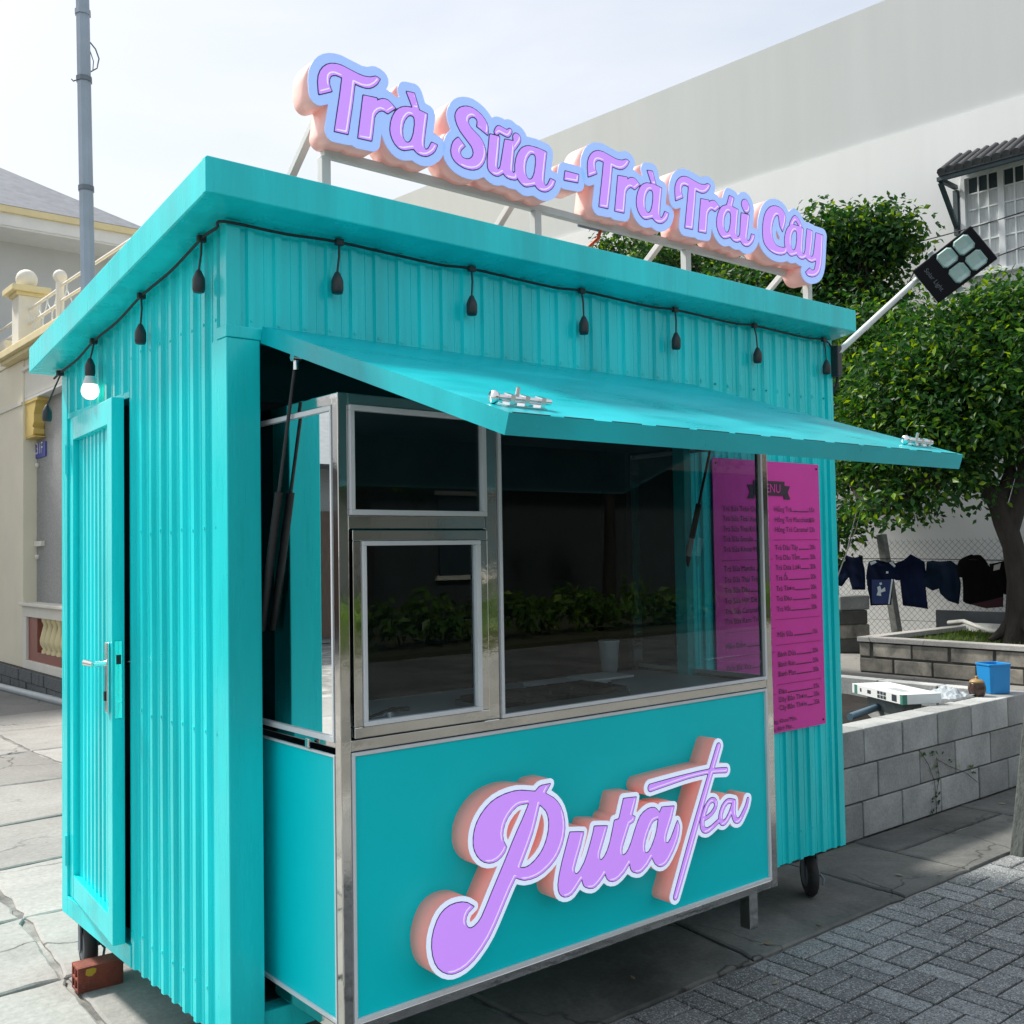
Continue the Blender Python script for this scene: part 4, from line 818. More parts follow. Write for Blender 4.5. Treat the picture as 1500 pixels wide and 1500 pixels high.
# ================================================================== BRICK CHOCK
bx = MB(); p0 = on(114, 1457, 'z', 0); p1 = on(181, 1440, 'z', 0); d = (p1-p0); d.z = 0; Lb = d.length; d.normalize(); nn = Vector((-d.y, d.x, 0)); hb = .088; wb_ = .085
def ring2(s): # hollow brick end: outer square with two holes
    return None
wl = .010; o = p0
bx.obox(o, d*Lb, nn*wl, (0, 0, hb)); bx.obox(o+nn*(wb_-wl), d*Lb, nn*wl, (0, 0, hb)); bx.obox(o+nn*wl, d*Lb, nn*(wb_-2*wl), (0, 0, wl)); bx.obox(o+nn*wl+Vector((0, 0, hb-wl)), d*Lb, nn*(wb_-2*wl), (0, 0, wl)); bx.obox(o+nn*wl+Vector((0, 0, hb/2-wl/2)), d*Lb, nn*(wb_-2*wl), (0, 0, wl)); bx.obox(o+nn*(wb_/2-wl/2)+Vector((0, 0, wl)), d*Lb, nn*wl, (0, 0, hb-2*wl)); bx.obox(o+nn*wl+d*(Lb-.02)+Vector((0, 0, wl)), d*.012, nn*(wb_-2*wl), (0, 0, hb-2*wl))
brk = bx.build('hollow_brick', 'brick', None, .002, label='red hollow clay brick wedged on the ground against the kiosk caster', category='brick')
b = MB(); 
for k in range(9): b.obox(o-nn*.0012+d*(.004)+Vector((0, 0, .008+k*.0085)), d*(Lb-.008), nn*.0012, (0, 0, .005))
b.build('scored_face', 'brick', brk)
b = MB(); b.prism([(.0, .3), (.25, .05), (.6, 0), (.95, .35), (1, .8), (.7, 1), (.1, .95)], o-nn*.0022+d*(Lb*.16)+Vector((0, 0, hb-.034)), d*Lb*.24, (0, 0, .028), nn*.001); b.build('paint_mark', 'yellowmark', brk)

# ================================================================== BLOCK PLANTERS
def block_wall(parent, P0, P1, inward, courses, bl, th, zt, material, seed, g=.004):
    P0 = Vector((*P0, 0)); P1 = Vector((*P1, 0)); d = P1-P0; Ln = d.length; d.normalize(); nw = Vector((*inward, 0)); r = random.Random(seed)
    core = MB(); core.obox(P0+nw*.012, d*Ln, nw*(th-.024), (0, 0, zt-.012)); core.build('mortar', 'mortar', parent)
    hc = zt/courses
    for c in range(courses):
        x = -(bl*(.5 if c % 2 else 0)+r.uniform(0, .1)); 
        while x < Ln:
            w = bl*r.uniform(.86, 1.08); g1, g2 = g*r.uniform(.6, 2.2), g*r.uniform(.6, 2.2); a = max(x+g1, 0); e = min(x+w-g2, Ln)
            if e-a > .05:
                b = MB(); j = r.uniform(-.003, .003); b.obox(P0+d*a+nw*j+Vector((0, 0, c*hc+g*1.2)), d*(e-a), nw*th, (0, 0, hc-g*2.2)); b.build('block', material, parent, .005)
            x += w
PL = empty('block_planter', (4.4, 1.0, 0), label='grey concrete block planter box with bare dark soil beside the kiosk', category='planter')
block_wall(PL, (2.95, .43), (5.72, .43), (0, 1), 3, .43, .16, .575, 'block', 3)
block_wall(PL, (5.72, .60), (5.72, 4.0), (-1, 0), 3, .42, .12, .575, 'block', 5)
b = MB(); ns = 30; vs = []
for i in range(ns+1):
    for j in range(ns+1):
        x = 2.95+2.66*i/ns; y = .585+3.4*j/ns; vs.append((x, y, .43+.05*mnoise.noise(Vector((x*3, y*3, 0)))+.025*mnoise.noise(Vector((x*11, y*11, 4)))))
b.add(vs, [(i*(ns+1)+j, (i+1)*(ns+1)+j, (i+1)*(ns+1)+j+1, i*(ns+1)+j+1) for i in range(ns) for j in range(ns)], True); b.build('soil', 'soil', PL)
# creeping twig on the wall
b = MB()
for pts in ([(1372, 1192), (1371, 1170), (1369, 1145), (1360, 1120), (1346, 1098)], [(1371, 1165), (1376, 1140), (1372, 1110)], [(1372, 1112), (1390, 1122), (1415, 1132), (1432, 1146)]):
    b.tube([on(x, y, 'y', .424) for x, y in pts], .0016, 5)
tw_ = b.build('creeper', 'bark', None, label='thin dark creeper twig climbing the joint of the block planter', category='creeper')
b = MB(); r = random.Random(4)
for k in range(46):
    t = r.random(); px_ = 1371+r.uniform(-6, 6); py_ = 1192-75*t
    if r.random() < .35: px_ = 1346+r.random()*85; py_ = 1100+abs(px_-1370)*.5+r.uniform(-5, 5)
    p = on(px_, py_, 'y', .420); s = r.uniform(.008, .016); a = r.uniform(0, 6.3); e = Vector((math.cos(a), -.3, math.sin(a)))*s; q = Vector((-math.sin(a), .2, math.cos(a)))*s*.6
    b.add([p-e, p+q, p+e, p-q], [(0, 1, 2, 3)])
b.build('leaves', 'leafA', tw_)
P2l = empty('grass_planter', (11, 3.6, 0), label='weathered block planter with grass and a tree root by the wire fence', category='planter')
block_wall(P2l, (10.2, 4.50), (10.2, 1.0), (1, 0), 2, .50, .15, .37, 'block2', 11, .013)
block_wall(P2l, (10.36, 4.50), (12.7, 4.50), (0, -1), 2, .50, .15, .37, 'block2', 12, .013)
b = MB(); b.box(10.18, 10.37, 1.0, 4.52, .371, .43); b.box(10.37, 12.75, 4.34, 4.52, .371, .43); b.build('coping', 'slab', P2l, .006)
b = MB(); b.box(10.37, 12.9, .9, 4.34, .2, .36); b.build('soil', 'soil', P2l)
b = MB(); r = random.Random(9)
for k in range(5200):
    x = 10.4+2.3*r.random(); y = 1.2+3.1*r.random(); h = r.uniform(.03, .10)*(1 if mnoise.noise(Vector((x*2, y*2, 1))) > -.15 else .4); a = r.uniform(0, 6.3); dx = Vector((math.cos(a), math.sin(a), 0)); w = .006
    base = Vector((x, y, .355)); tip = base+Vector((math.cos(a+1.2)*h*.6, math.sin(a+1.2)*h*.6, h)); b.add([base-dx*w, base+dx*w, tip], [(0, 1, 2)])
b.build('grass', 'grass', P2l, kind='stuff')
# stacked loose blocks
sx, sy = on(1244, 955, 'z', 0).x, on(1244, 955, 'z', 0).y
for k in range(4):
    b = MB(); w = .24; L2 = .24; jx = (0, .02, -.03, .03)[k]; z0 = k*.205
    ax = Vector((math.cos(-.62+k*.06), math.sin(-.62+k*.06), 0)); ay = Vector((-ax.y, ax.x, 0)); c = Vector((sx+jx, sy, z0))
    b.obox(c-ax*L2-ay*.16, ax*L2*2, ay*.32, (0, 0, .203)); b.build('loose_block', ('mortar', 'block2', 'mortar', 'block')[k], None, .02, label='%s concrete block, %s of the loose stack behind the kiosk' % (('dark', 'tan', 'dark grey', 'grey')[k], ('lowest', 'second up', 'third up', 'topmost')[k]), category='block', group='blocks stacked behind the kiosk')
# carton
def zpx(px, py, z): return on(px, py, 'z', z)
ZC = .64; ca = zpx(1248, 1001, ZC); cbv = zpx(1322, 1018, ZC); ex = cbv-ca; Le = ex.length; ex.normalize(); ey = Vector((-ex.y, ex.x, 0))
rv = zpx(1376, 1006, ZC)-cbv
if ey.dot(rv) < 0: ey = -ey
Lw = rv.dot(ey)*.62; o = ca-Vector((0, 0, .06)); tz = Vector((0, 0, 1))
HC = .06
b = MB(); b.obox(o, ex*Le, ey*Lw, (0, 0, HC)); cart = b.build('carton', 'card', None, .002, label='flat white lamp carton with green edges lying on the block planter', category='box')
def prt(o_, a, c, d_, name, material): b = MB(); b.obox(o_, a, c, d_); b.build(name, material, cart)
prt(o+ex*(Le*.955)-ey*.001, ex*(Le*.046), ey*.001, tz*(HC-.001), 'green_print', 'cardg'); prt(o+ex*(Le*.05)-ey*.001, ex*(Le*.06), ey*.001, tz*(HC-.001), 'green_print', 'cardg'); prt(o+ex*Le, ex*.001, ey*.03, tz*(HC-.001), 'green_print', 'cardg')
for i in range(3):
    for j in range(2): prt(o+ex*(Le*(.52+.06*i))-ey*.0012+tz*(.008+.024*j), ex*Le*.048, ey*.001, tz*.019, 'dark_print', 'cardk')
prt(o+ex*(Le*.80)-ey*.0012+tz*.010, ex*Le*.09, ey*.001, tz*.04, 'dark_print', 'cardk'); prt(o+ex*(Le*.32)-ey*.0012+tz*.02, ex*Le*.07, ey*.001, tz*.022, 'dark_print', 'cardk'); prt(o+ex*(Le*.17)-ey*.0012+tz*.02, ex*Le*.03, ey*.001, tz*.022, 'dark_print', 'cardk')
prt(o+ex*(Le*.50)+ey*(Lw*.25)+tz*HC, ex*Le*.30, ey*Lw*.28, tz*.001, 'picture_print', 'cardgr'); prt(o+ex*(Le*.1)+ey*(Lw*.72)+tz*HC, ex*Le*.3, ey*Lw*.06, tz*.001, 'picture_print', 'cardgr')
b = MB(); c0 = o+ex*(Le*.12)+ey*(Lw*.25); b.obox(Vector((c0.x, c0.y, .40)), ex*Le*.7, ey*Lw*.5, tz*(o.z-.401)); b.build('support_block', 'block', None, .004, label='grey block on the soil holding up the white carton', category='block')
# bag, pot, tub, pipe
pb = on(1393, 1016, 'z', .60); b = MB(); nb = 14; r = random.Random(2)
vs = []
for i in range(nb+1):
    for j in range(nb+1):
        a = (i/nb-.5)*.30; c = (j/nb-.5)*.24; rr = math.hypot(a/.15, c/.12); h = max(0, 1-rr*.9)*.06+.022*mnoise.noise(Vector((a*26, c*26, 3)))+.010*mnoise.noise(Vector((a*60, c*60, 8)))
        vs.append((pb.x+a, pb.y+.04+c, .585+max(0, h)))
b.add(vs, [(i*(nb+1)+j, (i+1)*(nb+1)+j, (i+1)*(nb+1)+j+1, i*(nb+1)+j+1) for i in range(nb) for j in range(nb)]); pbag = b.build('plastic_bag', 'bag', None, label='crumpled clear plastic bag beside the white carton on the planter', category='bag')
b = MB(); b.obox((pb.x-.05, pb.y-.03, .59), (.11, .02, .02), (-.02, .06, 0), (0, 0, .003)); b.build('paper_slip', 'paper', pbag)
pj_ = on(1436, 1020, 'z', .575); b = MB(); b.lathe([(0, 0), (.040, 0), (.046, .01), (.054, .04), (.054, .06), (.047, .078), (.046, .084), (0, .084)], 20, (pj_.x+.02, pj_.y+.03, .573)); pot = b.build('clay_pot', 'jar', None, label='small brown glazed pot with a tan lid on the planter wall', category='pot')
b = MB(); b.lathe([(0, .0845), (.047, .0845), (.044, .094), (.028, .105), (.012, .108), (.009, .114), (.012, .121), (.006, .127), (0, .127)], 18, (pj_.x+.02, pj_.y+.03, .573)); b.build('lid', 'jarlid', pot)
pt_ = on(1457, 1016, 'z', .575); b = MB(); w = .078; cx_, cy_ = pt_.x+.065, pt_.y+.035
ang = -.45; ax = Vector((math.cos(ang), math.sin(ang), 0)); ay = Vector((-ax.y, ax.x, 0))
def sq(s, z): return [Vector((cx_, cy_, z))+ax*a*s+ay*c*s for a, c in ((-.8, -1), (.8, -1), (1, -.8), (1, .8), (.8, 1), (-.8, 1), (-1, .8), (-1, -.8))]
R_ = [sq(.073, .574), sq(.079, .75), sq(.084, .752), sq(.084, .764), sq(.074, .764), sq(.066, .585)]; vs = [p for q in R_ for p in q]
b.add(vs, [(k*8+i, k*8+(i+1) % 8, (k+1)*8+(i+1) % 8, (k+1)*8+i) for k in range(5) for i in range(8)]+[tuple(range(8))[::-1], tuple(range(40, 48))]); b.build('plastic_tub', 'bluetub', None, .003, label='square bright blue plastic tub on the corner of the block planter', category='tub')
a_ = on(1245, 1050, 'z', .50); c_ = on(1308, 1028, 'z', .52); b = MB(); b.tube([a_, c_], .022, 12); b.build('pipe_offcut', 'pvc_b', None, label='short blue grey plastic pipe lying on the planter soil', category='pipe')
# white hose, sheet and plank in grass planter
b = MB(); b.tube([on(1390, 912, 'x', 11.9), on(1412, 910, 'x', 11.6), on(1432, 918, 'x', 11.35), on(1450, 924, 'x', 11.2), on(1480, 926, 'x', 11.05), on(1505, 925, 'x', 10.95)], .028, 8); b.build('white_hose', 'pvc_w', None, label='white plastic hose curving over the planter grass', category='hose')
pa = on(1371, 913, 'x', 12.75); pb_ = on(1500, 913, 'x', 12.75); b = MB(); b.box(12.75, 12.80, pb_.y-.5, pa.y, .30, .62); b.build('grey_sheet', 'darkgrey', None, .004, label='dark grey sheet standing on edge behind the grass planter', category='board')
pa = on(1388, 917, 'x', 12.55); b = MB(); b.hexa([(12.50, pb_.y-.5, .36), (12.66, pb_.y-.5, .36), (12.66, pa.y, .36), (12.50, pa.y, .36), (12.56, pb_.y-.5, .47), (12.66, pb_.y-.5, .47), (12.66, pa.y-.25, .47), (12.56, pa.y-.25, .47)]); b.build('white_gutter', 'pvc_w', None, .004, label='white plastic gutter length lying in front of the grey sheet', category='gutter')

# ================================================================== CHAIN LINK FENCE
FX = 13.25
F = empty('wire_fence', (FX, 5, 0), label='chain link wire fence in front of the tall white wall', category='fence')
b = MB(); fy0, fy1, fz0, fz1 = 1.0, 9.5, .12, 1.60; H = fz1-fz0; st = .095; n_ = int((fy1-fy0+H)/st)
def thin(b, p, q, r):
    p = Vector(p); q = Vector(q); d = (q-p).normalized(); x = Vector((1, 0, 0)); y = d.cross(x).normalized(); vs = []
    for w in (p, q):
        for k in range(3): t = 2*math.pi*k/3; vs.append(w+(x*math.cos(t)+y*math.sin(t))*r)
    b.add(vs, [(0, 1, 4, 3), (1, 2, 5, 4), (2, 0, 3, 5)])
for k in range(n_):
    y = fy0-H+k*st
    for s in (1, -1):
        a = (y, fz0) if s == 1 else (y, fz1); e = (y+H, fz1) if s == 1 else (y+H, fz0)
        ya, za = a; ye, ze = e; sl = (ze-za)/(ye-ya)
        if ya < fy0: za += sl*(fy0-ya); ya = fy0
        if ye > fy1: ze -= sl*(ye-fy1); ye = fy1
        if ye > ya: thin(b, (FX+.006*s, ya, za), (FX+.006*s, ye, ze), .0034)
for k in range(n_):
    y = fy0+k*st*.999
    if y < fy1: thin(b, (FX, y, fz1-.01), (FX, y+.015, fz1+.03), .003)
b.build('wire_mesh', 'wire', F)
for z in (.42, 1.3): b = MB(); b.tube([(FX+.012, fy0, z), (FX+.012, fy1, z-.01)], .004, 4); b.build('tension_wire', 'wire', F)
pa = on(1317, 927, 'x', FX-.06); pc = on(1291, 783, 'x', FX-.06); b = MB(); pa.z = 0; b.bar(pa, pc, .13, .11); b.build('fence_post', 'concpost', F, .008)
for y in (8.6, 2.1): b = MB(); b.bar((FX+.07, y, -.02), (FX+.07, y, 1.68), .10); b.build('fence_post', 'concpost', F, .008)
b = MB(); b.box(FX-.06, FX+.06, fy0, fy1, -.02, .115); b.build('footing', 'block2', F, .01)

# ================================================================== WASHING ON A LINE
CX = 12.5
def cloth(px, name, material, label, folds=.03, group=None):
    P = [on(x, y, 'x', CX) for x, y in px]; yz = [(p.y, p.z) for p in P]
    bm = bmesh.new(); vs = [bm.verts.new((CX, y, z)) for y, z in yz]; f = bm.faces.new(vs); bmesh.ops.triangulate(bm, faces=[f])
    for _ in range(3): bmesh.ops.subdivide_edges(bm, edges=[e for e in bm.edges if e.calc_length() > .07], cuts=1, use_grid_fill=False); bmesh.ops.triangulate(bm, faces=bm.faces[:])
    zt_ = max(z for _, z in yz)
    for v in bm.verts:
        t = min(1, (zt_-v.co.z)/.3); v.co.x += t*(folds*mnoise.noise(Vector((v.co.y*7, v.co.z*1.5, 2)))+folds*.5*mnoise.noise(Vector((v.co.y*17, v.co.z*3, 5))))
    me = bpy.data.meshes.new(name); bmesh.ops.recalc_face_normals(bm, faces=bm.faces[:]); bm.to_mesh(me); bm.free()
    for p in me.polygons: p.use_smooth = True
    o = mk(name, me, material, None, label=label, category=name.replace('_', ' ')); s = o.modifiers.new('thickness', 'SOLIDIFY'); s.thickness = .02; s.offset = 0
    return o
cloth([(1238, 813), (1250, 817), (1262, 815), (1266, 835), (1267, 864), (1249, 864), (1243, 845), (1232, 859), (1222, 856), (1228, 830)], 'shorts', 'navycloth', 'navy shorts pegged at the start of the washing line beside the kiosk')
js = cloth([(1273, 823), (1282, 820), (1290, 824), (1299, 824), (1307, 821), (1316, 831), (1315, 849), (1309, 848), (1305, 886), (1276, 887), (1276, 848), (1269, 847), (1271, 832)], 'jersey', 'navycloth', 'dark navy sports jersey with white shoulder stripes and pale print on the washing line')
def patch(px, parent, material, name, off=.035):
    P = [on(x, y, 'x', CX-off) for x, y in px]; b = MB(); n_ = len(P); b.add(P, [tuple(range(n_))]); b.add([p+Vector((.004, 0, 0)) for p in P], [tuple(range(n_))[::-1]]); return b.build(name, material, parent)
patch([(1277, 849), (1307, 849), (1304, 884), (1277, 885)], js, 'bluecloth', 'lower_panel', .030)
patch([(1274, 824), (1282, 821), (1284, 824), (1276, 828)], js, 'emblem', 'shoulder_stripe'); patch([(1302, 824), (1307, 822), (1312, 829), (1310, 831)], js, 'emblem', 'shoulder_stripe'); patch([(1306, 848), (1308, 849), (1303, 885), (1301, 885)], js, 'emblem', 'side_stripe')
patch([(1285, 860), (1289, 858), (1291, 864), (1296, 860), (1297, 866), (1290, 868), (1291, 873), (1284, 872), (1286, 866)], js, 'emblem', 'print'); patch([(1288, 854), (1291, 853), (1292, 856), (1289, 857)], js, 'emblem', 'print'); patch([(1298, 837), (1301, 837), (1301, 840), (1298, 840)], js, 'emblem', 'badge')
cloth([(1312, 825), (1325, 820), (1334, 812), (1345, 818), (1354, 823), (1357, 845), (1351, 850), (1359, 892), (1340, 889), (1323, 887), (1319, 850), (1312, 850), (1309, 846)], 'polo_shirt', 'navycloth', 'long navy polo shirt hanging between the jersey and the dark shorts')
cloth([(1358, 823), (1366, 821), (1376, 823), (1392, 821), (1402, 828), (1407, 855), (1404, 885), (1390, 880), (1378, 870), (1376, 862), (1368, 865), (1355, 858)], 'folded_shorts', 'tealcloth', 'crumpled dark blue shorts hanging next to the black polo shirt')
cloth([(1402, 830), (1406, 820), (1415, 815), (1423, 812), (1430, 816), (1436, 813), (1443, 820), (1448, 834), (1456, 852), (1466, 860), (1470, 868), (1469, 889), (1445, 891), (1416, 884), (1411, 881), (1410, 846), (1405, 845)], 'black_polo', 'blackcloth', 'wide black polo shirt with faded maroon hem on the washing line')
bp_ = [o_ for o_ in COL.objects if o_.name.startswith('black_polo')][0]; patch([(1446, 880), (1469, 874), (1469, 889), (1445, 891), (1420, 885)], bp_, 'maroon', 'maroon_hem', .028)
sk = cloth([(1450, 826), (1462, 824), (1470, 822), (1480, 826), (1490, 823), (1497, 840), (1498, 880), (1482, 880), (1480, 872), (1470, 870), (1460, 852), (1452, 846)], 'black_skirt', 'blackcloth', 'black skirt with pale grey panels hanging by the tree trunk')
patch([(1456, 828), (1466, 825), (1464, 834), (1455, 836)], sk, 'greycloth', 'grey_panel'); patch([(1484, 834), (1492, 828), (1495, 852), (1483, 858), (1481, 850)], sk, 'greycloth', 'grey_panel')
la = on(1180, 818, 'x', CX); lbb = on(1560, 822, 'x', CX); b = MB(); b.tube([la, (la+lbb)/2+Vector((0, 0, .01)), lbb], .006, 5); b.build('washing_line', 'cable', None, label='thin dark line holding the washing in front of the wire fence', category='line')
# ropes hanging from the tree
b = MB(); b.tube([on(1298, 580, 'x', 11.2), on(1280, 640, 'x', 11.2), on(1262, 720, 'x', 11.2), on(1240, 810, 'x', 11.2), on(1222, 858, 'x', 11.2), on(1215, 872, 'x', 11.2)], .007, 5); b.tube([on(1272, 700, 'x', 11.25), on(1254, 775, 'x', 11.25), on(1238, 815, 'x', 11.25), on(1226, 850, 'x', 11.25)], .005, 5); b.build('rope', 'wire', None, label='pale thin rope slung down from the tree towards the kiosk', category='rope')

# ================================================================== TALL WHITE WALL BUILDING
az = rad(-5.2); wd = Vector((math.sin(az), math.cos(az), 0)); wn = Vector((-wd.y, wd.x, 0))   # along wall, outward (towards -x)
W0 = Vector((14.6, 2.0, 0)); 
if wn.x > 0: wn = -wn
def onw(px, py, off=0): return on_plane(px, py, W0+wn*off, wn)
def wall_uv(p): return (p-W0).dot(wd), p.z
BW = empty('tall_white_building', tuple(W0+wd*8-wn*3), label='tall plain white plastered building wall with grey upper storey behind the trees', category='building')
zt_ = .5*(onw(1290, 0).z+onw(760, 216).z); zm = .5*(onw(1060, 276).z+onw(1300, 200).z)
b = MB(); b.obox(W0-wd*8, wd*36, wn*-8, (0, 0, zm)); b.build('wall', 'plaster', BW)
b = MB(); b.obox(W0-wd*8-wn*.06, wd*36, wn*-7.9, (0, 0, 0)); 
b = MB(); b.obox(W0-wd*8-wn*.05+Vector((0, 0, zm)), wd*36, wn*-7.9, (0, 0, zt_-zm)); b.build('upper_wall', 'plaster_g', BW)
# window with tiled canopy
u0, zb_ = wall_uv(onw(1420, 385)); uR, _ = wall_uv(onw(1520, 385)); zwt = onw(1426, 262).z; zwb = onw(1500, 383).z-.05
uu = sorted((u0, u0-2.1)); uA, uB = uu[1], uu[0]                 # uA is the left jamb in the picture
wp = lambda u, z, off: W0+wd*u+wn*off+Vector((0, 0, z))
def wbox(b, ua, ub, za, zb, o0, o1): b.obox(wp(ua, za, o0), wd*(ub-ua), wn*(o1-o0), (0, 0, zb-za))
b = MB(); wbox(b, uB, uA, zwb, zwt, .005, .03); rec = b.build('curtained_window', 'curtain', BW)
b = MB(); wbox(b, uB-.06, uA+.06, zwb-.06, zwb, .005, .11); wbox(b, uB-.06, uA+.06, zwt, zwt+.07, .005, .09); wbox(b, uA, uA+.07, zwb, zwt, .005, .09); wbox(b, uB-.07, uB, zwb, zwt, .005, .09); b.build('window_frame', 'white', rec, .004)
lw = (uA-uB)/4; b = MB()
for k in range(1, 4): wbox(b, uA-lw*k-.045, uA-lw*k+.045, zwb, zwt, .031, .085)
b.build('mullion', 'white', rec, .004)
b = MB()
for k in range(4):
    l0 = uA-lw*(k+1)+.045; l1 = uA-lw*k-.045
    for q in (1, 2): w = l0+(l1-l0)*q/3; wbox(b, w-.011, w+.011, zwb, zwt, .031, .062)
    for q in range(1, 6): z = zwb+(zwt-zwb)*q/6; wbox(b, l0, l1, z-.011, z+.011, .031, .060)
b.build('glazing_bar', 'white', rec)
b = MB()
for k in range(4):
    l0 = uA-lw*(k+1)+.045; l1 = uA-lw*k-.045; wbox(b, l0, l1, zwt-(zwt-zwb)/6, zwt, .0305, .036)
b.build('dark_pane', 'inner', rec)
zc = onw(1372, 258, .75).z; cu0 = wall_uv(onw(1375, 258, .7))[0]; cu1 = cu0-3.0
can = MB(); can.hexa([wp(cu1, zc, .72), wp(cu0, zc, .72), wp(cu0, zc+.42, .0), wp(cu1, zc+.42, .0), wp(cu1, zc+.05, .72), wp(cu0, zc+.05, .72), wp(cu0, zc+.47, .0), wp(cu1, zc+.47, .0)])
cano = can.build('window_canopy', 'darktile', BW)
tl = MB(); sd_ = (wp(0, zc+.42, 0)-wp(0, zc, .72)); ln2 = sd_.length; sdn = sd_.normalized()
tl.tube([Vector((0, 0, 0)), sdn*ln2*1.04], [.062, .052], 8); TME = tl.mesh('roof_tile'); TME.materials.append(M['darktile'])
for k in range(22): o_ = place(TME, 'roof_tile', None, cano, tuple(wp(cu0-.05-k*.134, zc+.05+.006*math.sin(k*2.1), .74)))
b = MB(); pu = wall_uv(onw(1402, 300))[0]
b.bar(wp(pu, zc-.05, .03), wp(pu, zc-.75, .03), .07); b.bar(wp(pu, zc-.02, .66), wp(pu, zc+.0, .02), .06); b.bar(wp(pu, zc-.06, .60), wp(pu, zc-.62, .05), .06); b.build('canopy_bracket', 'inner', BW)
b = MB(); b.bar(wp(cu1, zc-.02, .66), wp(cu0, zc-.02, .66), .07); b.build('canopy_beam', 'inner', BW)
# overhead cables
def cable(name, pts, r, label, sag=.05): 
    b = MB(); A_, B_ = pts; n_ = 10; b.tube([A_+(B_-A_)*(k/n_)-Vector((0, 0, sag*4*(k/n_)*(1-k/n_))) for k in range(n_+1)], r, 5); b.build(name, 'cable', None, label=label, category='cable')
cable('overhead_cable', (onw(1330, 358, .2), onw(1510, 307, .2)), .010, 'upper black cable strung along the white wall past the window', .02)
cable('overhead_cable', (onw(1300, 430, .2), onw(1510, 357, .2)), .010, 'lower black cable strung along the white wall below the window', .02)

# ================================================================== TREES
def leaf_cloud(b, centers, r, per, size, seed, flat=.8):
    R2 = random.Random(seed)
    for (c, rad_) in centers:
        for k in range(int(per*(rad_/.4)**2)):
            th = R2.uniform(0, 6.283); ph = math.acos(R2.uniform(-1, 1)); q = rad_*(R2.random()**.45)
            p = c+Vector((math.sin(ph)*math.cos(th), math.sin(ph)*math.sin(th), math.cos(ph)*flat))*q
            out = (p-c).normalized() if q > .01 else Vector((0, 0, 1))
            nrm = (out*.55+Vector((R2.uniform(-1, 1), R2.uniform(-1, 1), R2.uniform(-.1, 1.3)))).normalized()
            a = nrm.cross(Vector((R2.uniform(-1, 1), R2.uniform(-1, 1), R2.uniform(-1, 1)))).normalized(); e = nrm.cross(a); s = size*R2.uniform(.7, 1.35)
            t = p+a*s; m_ = p+a*s*.45+nrm*s*.06
            b.add([p, m_+e*s*.27, t-nrm*s*.1, m_-e*s*.27], [(0, 1, 2), (0, 2, 3)])
def tree(name, base, trunk, limbs, blobs, per, size, seed, material, label, droop=0):
    t = empty(name, tuple(base), label=label, category='tree', group='street trees' if False else '')
    del t['group']
    b = MB(); b.tube(*trunk[0:2], 10); wood = list(trunk[0][2:])+[p_ for l_ in limbs for p_ in l_[0][1:]]
    for pts, rs in limbs: b.tube(pts, rs, 7)
    R2 = random.Random(seed+5); centers = []
    for c, (rx, ry, rz), cnt in blobs:
        for k in range(cnt):
            th = R2.uniform(0, 6.283); ph = math.acos(R2.uniform(-1, 1)); q = R2.uniform(.35, 1)**.6
            p = Vector(c)+Vector((rx*math.sin(ph)*math.cos(th), ry*math.sin(ph)*math.sin(th), rz*math.cos(ph)))*q
            centers.append((p, R2.uniform(.20, .34) if R2.random() < .45 else R2.uniform(.36, .56)))
            if k % 5 == 0:
                st_ = Vector(min(wood, key=lambda w_: (Vector(w_)-p).length)); m_ = (st_+p)*.5+Vector((R2.uniform(-.15, .15), R2.uniform(-.15, .15), -.12)); b.tube([st_, m_, p], [.032, .022, .008], 5)
    b.build('trunk', 'bark', t); b = MB(); leaf_cloud(b, centers, .4, per, size, seed); b.build('crown', material, t); return t
# near tree rooted in the grass planter
tb = on(1492, 935, 'x', 11.0); tb.z = .33
def ap(px, py, x=11.0): return on(px, py, 'x', x)
trunkB = ([tb+Vector((0, 0, -.1)), ap(1493, 900), ap(1492, 850), ap(1484, 800), ap(1472, 765), ap(1462, 740), ap(1440, 705, 11.0), ap(1415, 680, 10.9)], [.24, .15, .125, .12, .13, .11, .085, .06])
limB = [([ap(1476, 775), ap(1490, 740, 11.1), ap(1500, 690, 11.2), ap(1498, 600, 11.3)], [.13, .10, .08, .05]), ([ap(1462, 742), ap(1480, 690, 11.2), ap(1470, 600, 11.4)], [.09, .07, .04]), ([ap(1425, 688, 10.9), ap(1380, 690, 10.7), ap(1330, 720, 10.5), ap(1300, 745, 10.4)], [.06, .05, .035, .02]), ([ap(1415, 680, 10.9), ap(1390, 620, 10.8), ap(1350, 560, 10.8)], [.06, .045, .02]),
        ([ap(1488, 900), ap(1470, 925, 10.9), ap(1450, 938, 10.8)], [.10, .07, .03]), ([ap(1497, 905), ap(1512, 930, 10.8)], [.1, .05])]
blB = [(ap(1400, 520, 11.2), (1.0, 1.0, .75), 75), (ap(1490, 520, 11.2), (1.0, .9, .9), 75), (ap(1440, 600, 10.8), (.9, 1.0, .6), 65), (ap(1300, 590, 11.4), (.8, .75, .75), 70), (ap(1350, 655, 10.8), (.8, .95, .38), 48), (ap(1400, 705, 10.8), (.5, .6, .18), 12), (ap(1260, 680, 11.5), (.6, .45, .45), 36), (ap(1320, 735, 10.6), (.5, .35, .16), 12), (ap(1560, 560, 11.2), (.9, .9, 1.0), 45), (ap(1290, 500, 11.6), (.6, .5, .4), 28), (ap(1450, 455, 11.4), (.7, .8, .3), 24), (ap(1345, 575, 10.8), (.6, .8, .6), 40)]
tree('broadleaf_tree', tb, trunkB, limB, blB, 74, .094, 21, 'leafB', 'broad dark leafy tree growing out of the grass planter beside the washing')
